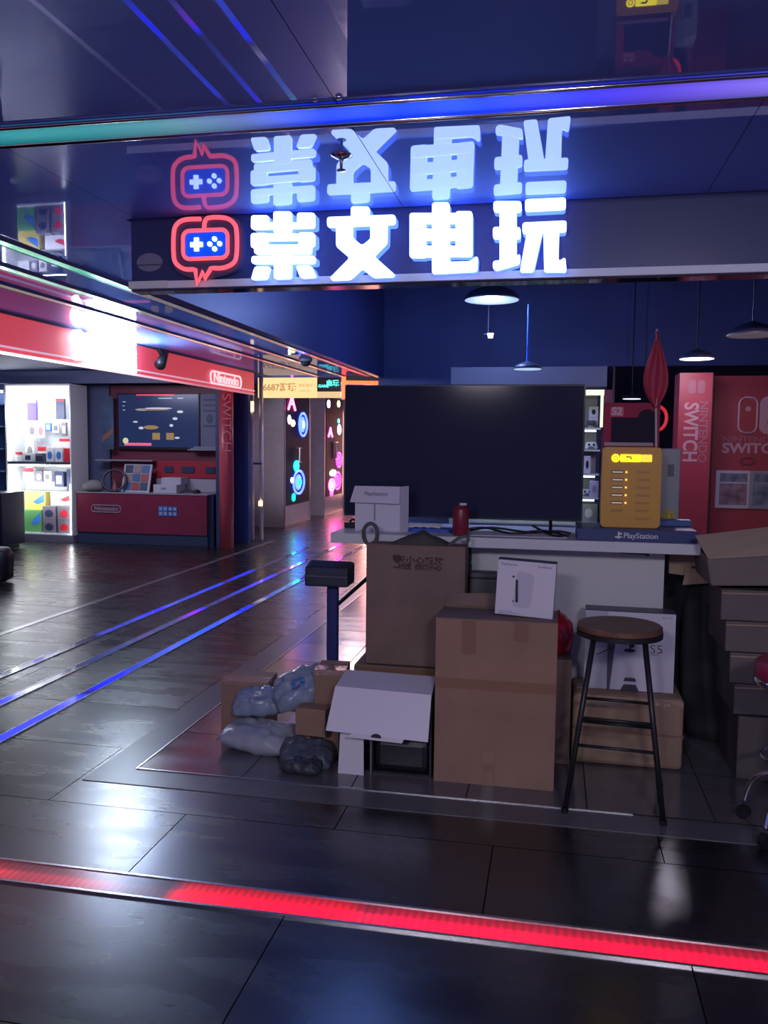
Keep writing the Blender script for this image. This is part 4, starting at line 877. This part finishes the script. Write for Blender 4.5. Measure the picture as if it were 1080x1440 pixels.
bag('dark grey mail bag beside the white open carton', (-1.10, 3.71, .006), .26, .22, .10, BAG3, 31, (.25, .1, .2))
bag('small dark clear wrapped bag on the floor under the pile', (-1.09, 3.60, .004), .2, .12, .06, mat('bag_black', (.035, .04, .055), .5), 41, (.1, 0, -.1))

# ------------------------------------------------------------------ open white carton
t = thing('open_white_carton', 'white carton lying open with a wide flap hanging over its dark inside', 'box', (-.72, 3.64, .004), -.01)
build('flap', MB().sheet([(-.245, -.085, .215), (.215, -.085, .20), (.215, .0, .385), (-.225, .0, .395)], .004), WHITEBOX, t)
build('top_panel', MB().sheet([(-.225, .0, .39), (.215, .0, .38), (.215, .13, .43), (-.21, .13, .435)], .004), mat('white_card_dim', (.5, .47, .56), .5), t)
m_ = MB().box(-.215, .215, .02, .25, .0, .01); m_.box(-.215, -.205, .02, .25, .01, .37).box(.205, .215, .02, .25, .01, .37).box(-.205, .205, .24, .25, .01, .37)
build('carton_body', m_, mat('inside_black', (.012, .012, .02), .5), t)
build('side_flap', MB().sheet([(-.205, -.02, .0), (-.085, -.02, .0), (-.09, -.01, .24), (-.195, -.01, .24)], .004), WHITEBOX, t)
build('lower_lip', MB().sheet([(-.15, -.088, .195), (.10, -.088, .187), (.11, -.086, .205), (-.12, -.086, .215)], .003), WHITEBOX, t)
build('tab_hole', MB().xz(rounded([(-.04, .205), (.01, .203), (.003, .216), (-.015, .222), (-.033, .216)], .006), -.095, -.088), DARK, t)
build('black_wrap', MB().box(-.05, .20, .03, .2, .01, .16), mat('inner_foam', (.015, .015, .022), .4), t, bevel=.03)
build('divider', MB().box(-.06, -.052, -.01, .02, .0, .2), mat('divider_grey', (.12, .12, .15), .5), t)

# ------------------------------------------------------------------ right side: draped dark thing, boards, carton pile, swivel stool
t = thing('draped_jacket', 'dark jacket and bags heaped between the counter and the carton pile', 'jacket', (.83, 4.56, .004))
g = MB(); n = 40; rings = []
for j in range(15):
    u = j/14; z = .95*u
    rx = .155+.035*math.sin(u*4+.5)-.06*max(0, u-.8)*4*.6; ry = .13-.05*max(0, u-.8)*3
    cx = .03-.05*u
    rings.append([g.bm.verts.new((cx+rx*(1+.12*math.sin(k/n*2*PI*7+u*3)+.06*math.sin(k/n*2*PI*3))*math.cos(2*PI*k/n), ry*(1+.12*math.sin(k/n*2*PI*6+u*2))*math.sin(2*PI*k/n), z)) for k in range(n)])
for a, b in zip(rings, rings[1:]):
    for k in range(n): g.bm.faces.new([a[k], a[(k+1) % n], b[(k+1) % n], b[k]])
g.bm.faces.new(rings[0][::-1]); g.bm.faces.new(rings[-1])
build('cloth_body', g, mat('jacket_dark', (.022, .022, .03), .75, var=.3, scale=6), t, smooth=True)
t = thing('storage_crate', 'black storage crates stacked behind the right end of the white counter', 'crate', (.70, 4.86, .004))
build('crate_body', MB().box(-.13, .22, 0, .3, 0, .46), mat('crate_black', (.018, .018, .026), .6), t, bevel=.01)
build('upper_crate', MB().box(-.13, .22, 0, .3, .465, .93), mat('crate_black', (.018, .018, .026), .6), t, bevel=.01)
build('rim', MB().box(-.135, .225, -.006, .0, .43, .46), mat('crate_rim', (.05, .05, .06), .5), t)
t = thing('cardboard_sheet', 'loose tan cardboard sheets stuck out beside the counter end', 'cardboard', (.68, 4.42, .84))
build('sheet', MB().sheet([(-.10, 0, .02), (.14, -.02, .0), (.16, -.02, .10), (-.10, .02, .14)], .005), CARD3, t)
build('sheet', MB().sheet([(-.04, -.05, -.03), (.12, -.06, -.01), (.12, -.03, .05), (-.02, -.02, .06)], .005), CARD3, t)
build('dark_slit', MB().box(-.0, .12, -.045, -.035, .055, .065), DARK, t)
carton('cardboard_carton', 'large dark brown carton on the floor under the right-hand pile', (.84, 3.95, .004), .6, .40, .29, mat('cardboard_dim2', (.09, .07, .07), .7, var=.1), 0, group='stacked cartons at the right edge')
for i in range(4):
    z0 = .30+i*.142; x0 = .82-.024*i
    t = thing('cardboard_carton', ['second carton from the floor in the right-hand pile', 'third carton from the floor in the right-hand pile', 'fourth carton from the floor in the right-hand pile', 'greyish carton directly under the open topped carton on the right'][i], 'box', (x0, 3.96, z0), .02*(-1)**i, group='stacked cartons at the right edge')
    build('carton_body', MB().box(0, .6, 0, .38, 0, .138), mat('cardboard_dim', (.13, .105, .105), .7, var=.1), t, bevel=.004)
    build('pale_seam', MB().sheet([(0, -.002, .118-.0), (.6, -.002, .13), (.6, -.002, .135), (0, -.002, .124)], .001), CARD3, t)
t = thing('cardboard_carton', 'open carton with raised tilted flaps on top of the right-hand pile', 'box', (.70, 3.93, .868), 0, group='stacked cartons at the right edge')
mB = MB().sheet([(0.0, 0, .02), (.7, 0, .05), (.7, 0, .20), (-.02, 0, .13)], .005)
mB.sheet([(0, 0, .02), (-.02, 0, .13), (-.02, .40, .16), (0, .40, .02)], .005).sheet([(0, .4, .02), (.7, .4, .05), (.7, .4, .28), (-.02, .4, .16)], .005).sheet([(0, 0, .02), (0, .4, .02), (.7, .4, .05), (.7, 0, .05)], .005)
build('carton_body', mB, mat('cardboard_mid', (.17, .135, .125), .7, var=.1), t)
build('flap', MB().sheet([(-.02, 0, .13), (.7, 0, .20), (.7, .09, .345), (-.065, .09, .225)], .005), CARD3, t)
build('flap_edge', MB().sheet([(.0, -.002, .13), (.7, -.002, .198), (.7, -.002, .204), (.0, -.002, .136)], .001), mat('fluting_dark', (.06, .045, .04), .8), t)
t = thing('swivel_stool', 'low swivel stool with a pinkish red seat and chrome star base at the right edge', 'stool', (.97, 3.42, 0.004))
build('seat', MB().lathe([(.17, .60), (.19, .62), (.19, .665), (.16, .685), (.01, .69)], 32), mat('seat_pink', (.30, .02, .06), .4), t, smooth=True)
build('seat_ring', MB().lathe([(.18, .585), (.192, .59), (.192, .608), (.18, .612)], 32), CHROME, t, smooth=True)
build('gas_post', MB().lathe([(.03, .16), (.03, .4), (.02, .4), (.02, .6)], 16), CHROME, t)
for k in range(5):
    a = PI*.83+k*2*PI/5
    c, s_ = math.cos(a), math.sin(a)
    lg = build('leg', MB().tube(smoothpath([(.02*c, .02*s_, .20), (.10*c, .10*s_, .22), (.18*c, .18*s_, .17), (.215*c, .215*s_, .07)]), .012, 10), CHROME, t, smooth=True)
    build('caster', MB().tube([(.215*c-.015*s_, .215*s_+.015*c, .028), (.215*c+.015*s_, .215*s_-.015*c, .028)], .026, 16), BLACK, lg)
build('foot_ring', MB().tube([(.15*math.cos(a*PI/12), .15*math.sin(a*PI/12), .30) for a in range(24)], .008, 8, closed=True), CHROME, t, smooth=True)

# ------------------------------------------------------------------ interior behind
t = thing('wall_shelving', 'tall lit display shelving of white game accessories behind the television', 'shelf unit', (-.97, 8.0, 0))
m_ = MB().box(0, 1.36, .38, .42, 0, 2.0); m_.box(0, .03, 0, .38, 0, 2.0)
build('back_board', m_, mat('shelf_back', (.5, .52, .5), .6), t)
build('header_panel', MB().box(0, 1.42, -.02, .40, 2.03, 2.21), mat('header_grey', (.16, .16, .2), .5), t)
build('side_panel', MB().box(1.40, 1.47, -.02, .42, 0, 2.0), mat('side_red', (.16, .02, .05), .5), t)
build('side_panel', MB().box(1.47, 1.49, -.02, .42, 0, 2.22), mat('side_black', (.03, .01, .02), .5), t)
for z in (.35, .75, 1.0, 1.22, 1.44, 1.64): build('shelf', MB().box(.03, 1.38, .02, .38, z, z+.015), mat('shelf_glass', (.6, .65, .62), .3), t)
build('light_frame', MB().box(.03, 1.40, -.01, .01, 1.95, 2.0).box(1.37, 1.395, -.01, .01, 1.66, 1.95), mat('warm_frame', (.8, .8, .6), .5, emit=(.85, .9, .55), es=.75), t)
build('led_tube', MB().box(.1, 1.34, .03, .05, 1.62, 1.635).box(.1, 1.34, .03, .05, 1.2, 1.215).box(.1, 1.34, .03, .05, .98, .995), mat('shelf_led', (.8, .8, .8), .5, emit=(.85, 1., .95), es=2.4), t)
def gpad(label, x, z, c):
    t = thing('game_controller', label, 'game controller', (x, 8.12, z), group='controllers on the lit shelving')
    build('pad_body', MB().xz(rounded([(-.06, .015), (-.045, .07), (.045, .07), (.06, .015), (.04, 0), (.02, .028), (-.02, .028), (-.04, 0)], .015), 0, .03), c, t, bevel=.006)
    build('thumb_stick', MB().xz(ellipse(-.022, .045, .011, .011, 12), -.008, 0).xz(ellipse(.022, .045, .011, .011, 12), -.008, 0), DARK, t)
PW = mat('pad_white', (.7, .7, .7), .4); PD = mat('pad_dark', (.06, .06, .08), .4)
xr = .33
gpad('dark controller on the second lit shelf right of the television', xr, 1.655, PD)
gpad('white controller on the third lit shelf right of the television', xr+.005, 1.456, PW)
gpad('white controller on the fifth lit shelf right of the television', xr-.02, 1.018, PW)
def sbox(label, x, z, w, h, c, ink=None, y=8.15):
    t = thing('product_box', label, 'box', (x, y, z), group='boxes on the lit shelving')
    build('carton', MB().box(-w/2, w/2, 0, .12, 0, h), c, t, bevel=.002)
    if ink: build('print', MB().xz(ellipse(0, h/2, w*.22, h*.25, 14), -.002, 0), ink, t)
sbox('small white cube box on the topmost lit shelf', xr+.02, 1.656, .085, .10, PW, DARK, 8.2)
sbox('second white cube stacked on the topmost lit shelf', xr+.02, 1.757, .085, .10, PW, DARK, 8.2)
sbox('white box on the lit shelf just above the middle', xr, 1.236, .10, .14, PW, None)
sbox('white box with a dark print on the lit shelf beside the television edge', xr-.03, 1.237, .06, .16, PW, DARK, 8.05)
sbox('lilac box low on the lit shelving right of the television', xr+.04, 1.016, .08, .15, mat('box_lilac', (.45, .42, .6), .5), GREYINK, 8.05)
sbox('grey box low on the lit shelving right of the television', xr, .77, .16, .18, mat('box_grey', (.3, .32, .34), .5), PW)
for i in range(7):
    sbox(['white game box far left on the lit shelving', 'teal game box left on the lit shelving', 'pale game box hidden low on the lit shelving', 'white box in the middle of the lit shelving', 'grey box middle of the lit shelving', 'white box near the middle of the lit shelving', 'pale box beside the controllers'][i], -.80+i*.15, 1.236, .11, .15, PW if i % 2 else mat('box_teal', (.2, .4, .4), .5), DARK)
# hanging lamps
def pendant(label, x, y, z, r, cord, em, cordm=None):
    t = thing('pendant_lamp', label, 'lamp', (x, y, z), group='pendant lamps in the shop')
    build('lamp_shade', MB().lathe([(r, .0), (r*1.0, .012), (r*.8, r*.28), (r*.25, r*.5), (r*.12, r*.55)], 32), mat('shade_dark', (.05, .06, .10), .4), t, smooth=True)
    build('diffuser', MB().lathe([(.01, -.004), (r*.96, -.003), (r*.96, .0)], 32), em, t)
    build('cord', MB().tube([(0, 0, r*.5), (0.0, 0, cord-z)], .006 if not cordm else .012, 6), cordm or BLACK, t)
pendant('largest pendant lamp with a pale round face above the television', -.53, 7.0, 2.66, .225, 3.25, mat('lamp_pale', (.08, .09, .1), .5, emit=(.5, .68, 1.), es=.55))
pendant('small pendant lamp on a thin blue cord above the television', -.23, 7.0, 2.105, .115, 2.62, mat('lamp_blue', (.6, .65, .7), .5, emit=(.5, .7, 1.), es=.7), mat('cord_blue', (.05, .15, .55), .4))
pendant('dim pendant lamp at the right edge above the red wall', 1.38, 6.6, 2.30, .18, 3.25, mat('lamp_dim', (.05, .05, .05), .5, emit=(.3, .27, .33), es=.12))
pendant('brightest small pendant lamp above the red column', 1.05, 6.9, 2.165, .13, 3.25, mat('lamp_bright', (.7, .7, .8), .5, emit=(.8, .8, 1.), es=1.6))
pendant('tiny pendant lamp glimpsed left of the flag', .74, 8.8, 1.96, .09, 3.25, mat('lamp_bright', (.7, .7, .8), .5, emit=(.8, .8, 1.), es=1.6))
t = thing('ceiling_track_spot', 'tiny bright spotlight with bracket below the largest pendant lamp', 'spotlight', (-.58, 7.6, 2.47))
build('lamp_bracket', MB().tube([(-.02, 0, 0), (-.02, 0, .78)], .006, 6).box(-.06, .0, 0, .03, -.01, .0), BLACKM, t)
build('lamp_head', MB().lathe([(.02, -.04), (.028, 0)], 14), glow('spot_white', (1., .9, .8), 4.), t)
for x in (1.02, 1.13):
    tag(build('indicator_lamp', MB().box(x-.03, x+.03, 10.97, 11.0, 1.83, 1.87), glow('tiny_white', (.9, .95, 1.), 2.)), 'tiny white light far back in the dark gap, %s of two' % ('left' if x < 1.1 else 'right'), 'lamp', 'tiny lights in the dark gap')
# red column and red branded wall
t = thing('red_banner_column', 'red column with vertical white SWITCH lettering near the right edge', 'column', (1.01, 7.4, 0))
build('column_body', MB().box(-.01, .25, 0, .3, 0, 2.10), mat('column_red', (.36, .025, .05), .45), t)
LT = mat('letter_pale_red', (.50, .28, .33), .5); LT2 = mat('letter_faint_red', (.36, .11, .16), .5)
text('lettering', 'SWITCH', .155, LT, t, (.085, -.003, 1.61), (PI/2, PI/2, 0), bold=.004, sx=.84)
text('small_lettering', 'NINTENDO', .095, LT2, t, (.185, -.003, 1.615), (PI/2, PI/2, 0), bold=.002, sx=1.02)
m_ = MB().xz(rrect(.06, .12, 1.93, 2.04, .02), -.003, 0).xz(rrect(.135, .19, 1.93, 2.04, .02), -.003, 0)
build('logo_mark', m_, LT2, t)
struct('wall_switch', MB().box(1.38, 3.3, 8.0, 8.1, 0, 2.12), REDW)
struct('wall_switch_side', MB().box(1.30, 1.38, 7.98, 8.1, 0, 2.12), mat('slot_dark', (.06, .01, .02), .5))
t = thing('wall_logo', 'white rounded controller logo with SWITCH lettering on the red wall', 'logo', (1.9, 8.0, 1.5))
ring = [(x, -.01, z) for x, z in rrect(-.31, -.16, .12, .43, .06)]
build('logo_outline', MB().tube(ring, .010, 8, closed=True), LT, t, smooth=True)
build('logo_half', MB().xz(rrect(-.14, .06, .11, .44, .07), -.01, 0), LT, t)
build('logo_button', MB().xz(ellipse(-.235, .33, .022, .022, 16), -.01, 0), LT, t)
build('logo_button', MB().xz(ellipse(-.04, .22, .035, .035, 16), -.014, -.01), mat('button_red', (.4, .02, .05), .5), t)
text('small_lettering', 'NINTENDO', .075, LT2, t, (-.44, -.004, .06), bold=.001, sx=1.2, align='LEFT')
text('lettering', 'SWITCH', .12, LT, t, (-.44, -.004, -.02), bold=.004, sx=1.15, align='LEFT')
build('faint_ornament', MB().tube([(-.22+.06*math.cos(a*PI/8), -.005, -.13+.03*math.sin(a*PI/8)) for a in range(16)], .008, 6, closed=True), mat('ornament', (.2, .03, .06), .5), t)
PIC = [mat('pic_a', (.22, .12, .16), .4, var=.8, scale=14), mat('pic_b', (.14, .16, .22), .4, var=.8, scale=12)]
for i, x in enumerate((1.42, 1.70)):
    t = thing('framed_poster', ['white framed game poster on the red wall, left of two', 'grey framed game poster on the red wall, right of two'][i], 'poster', (x, 7.98, .95), group='framed posters on the red wall')
    build('frame', MB().box(0, .28, 0, .02, 0, .335), mat('frame_%d' % i, [(.5, .47, .52), (.28, .26, .3)][i], .4), t)
    build('picture', MB().box(.03, .26, -.003, 0, .03, .22), PIC[i], t)
    build('picture', MB().box(.03, .26, -.003, 0, .235, .31), PIC[1], t)

# ------------------------------------------------------------------ lights
def area(name, loc, rot, sx_, sy_, power, col):
    l = bpy.data.lights.new(name, 'AREA'); l.shape = 'RECTANGLE'; l.size = sx_; l.size_y = sy_; l.energy = power; l.color = col
    o = bpy.data.objects.new(name, l); COL.objects.link(o); o.location = loc; o.rotation_euler = rot; return o
# unseen fill panels added behind the photographer to light the box fronts
for i, (x, y) in enumerate(((.9, -.9), (-.9, -1.6))):
    t = thing('fill_panel_lamp', 'added square fill lamp panel behind the photographer, %s one' % ('right' if i == 0 else 'left'), 'lamp', (x, y, CZ), group='added fill lamp panels behind the photographer')
    build('lamp_frame', MB().box(-.32, .32, -.32, .32, -.015, 0), WHITE, t)
    build('diffuser', MB().box(-.29, .29, -.29, .29, -.018, -.015), glow('panel_diffuser', (.9, .88, 1.), 1.5, (.5, .5, .5)), t)
    area('front_fill_light', (x, y, CZ-.03), (math.radians(25), 0, 0), .58, .58, 78, (.95, .88, 1.))
def bulb(name, loc, power, col, r=.06):
    l = bpy.data.lights.new(name, 'POINT'); l.energy = power; l.color = col; l.shadow_soft_size = r
    o = bpy.data.objects.new(name, l); COL.objects.link(o); o.location = loc; return o
bulb('shop_point_light', (-.53, 7.0, 2.60), 38, (.26, .38, 1.))  # blue fill added under the largest pendant to tint the shop interior
bulb('shop_point_light', (-1.2, 5.2, 2.75), 16, (.15, .3, 1.))  # blue fill added where no pendant hangs, lifts the dark shop ceiling
area('cabinet_fill_light', (-7.4, 11.0, 1.9), (math.radians(80), 0, 0), .8, .3, 7, (.95, .97, 1.))  # unseen fill lights added before the cabinet to brighten its inside
area('cabinet_fill_light', (-7.4, 11.0, .75), (math.radians(90), 0, 0), .8, .3, 5, (.95, .97, 1.))
bulb('shop_point_light', (1.38, 6.1, 2.0), 8, (1., .6, .75))  # added light floating free, ahead of and below the dim pendant
bulb('shop_point_light', (1.05, 6.9, 2.10), 7, (.9, .8, 1.))
area('shop_left_light', (-6.0, 9.5, 2.42), (math.radians(30), 0, 0), 1.5, .6, 34, (.75, .75, 1.))
sp = bpy.data.lights.new('corridor_fill_spot', 'SPOT'); sp.energy = 150; sp.color = (.95, .85, 1.); sp.spot_size = math.radians(50); sp.spot_blend = .6; sp.shadow_soft_size = .04  # unseen spot added to brighten the nearer sticker pillar
so = bpy.data.objects.new('corridor_fill_spot', sp); COL.objects.link(so); so.location = (-3.0, 12.0, 2.05)
so.rotation_euler = (Vector((-4.8, 15.2, 1.2))-Vector((-3.0, 12.0, 2.05))).to_track_quat('-Z', 'Y').to_euler()
area('corridor_fill_light', (-3.1, 13.2, 2.42), (0, math.radians(-25), 0), .6, 1.6, 60, (1., .8, .85))  # unseen fill lights without fixtures, added to brighten the far corridor
area('corridor_fill_light', (-3.1, 17.5, 2.42), (0, math.radians(-25), 0), .6, 2.6, 90, (1., .75, .8))
w = bpy.data.worlds.new('world'); sc.world = w; w.use_nodes = True
bg = w.node_tree.nodes['Background']; bg.inputs[0].default_value = (.26, .31, .75, 1); bg.inputs[1].default_value = .34

# ------------------------------------------------------------------ camera
cam = bpy.data.cameras.new('camera'); co = bpy.data.objects.new('camera', cam); COL.objects.link(co)
cam.sensor_fit = 'VERTICAL'; cam.sensor_height = 36; cam.lens = 36*1190/1440; cam.clip_start = .05; cam.clip_end = 200
R = Matrix(((.98033062, -.02607702, .19563196), (.19709742, .07801773, -.9772747), (.01022165, .99661087, .08162288)))
co.matrix_world = Matrix.Translation((0, 0, 1.5)) @ R.to_4x4()
sc.camera = co
sc.view_settings.view_transform = 'Standard'; sc.view_settings.look = 'None'; sc.view_settings.exposure = .2; sc.view_settings.gamma = 1
sc.view_settings.use_curve_mapping = False
sc.cycles.max_bounces = 8; sc.cycles.glossy_bounces = 6; sc.cycles.sample_clamp_indirect = 4
sc.cycles.use_denoising = True
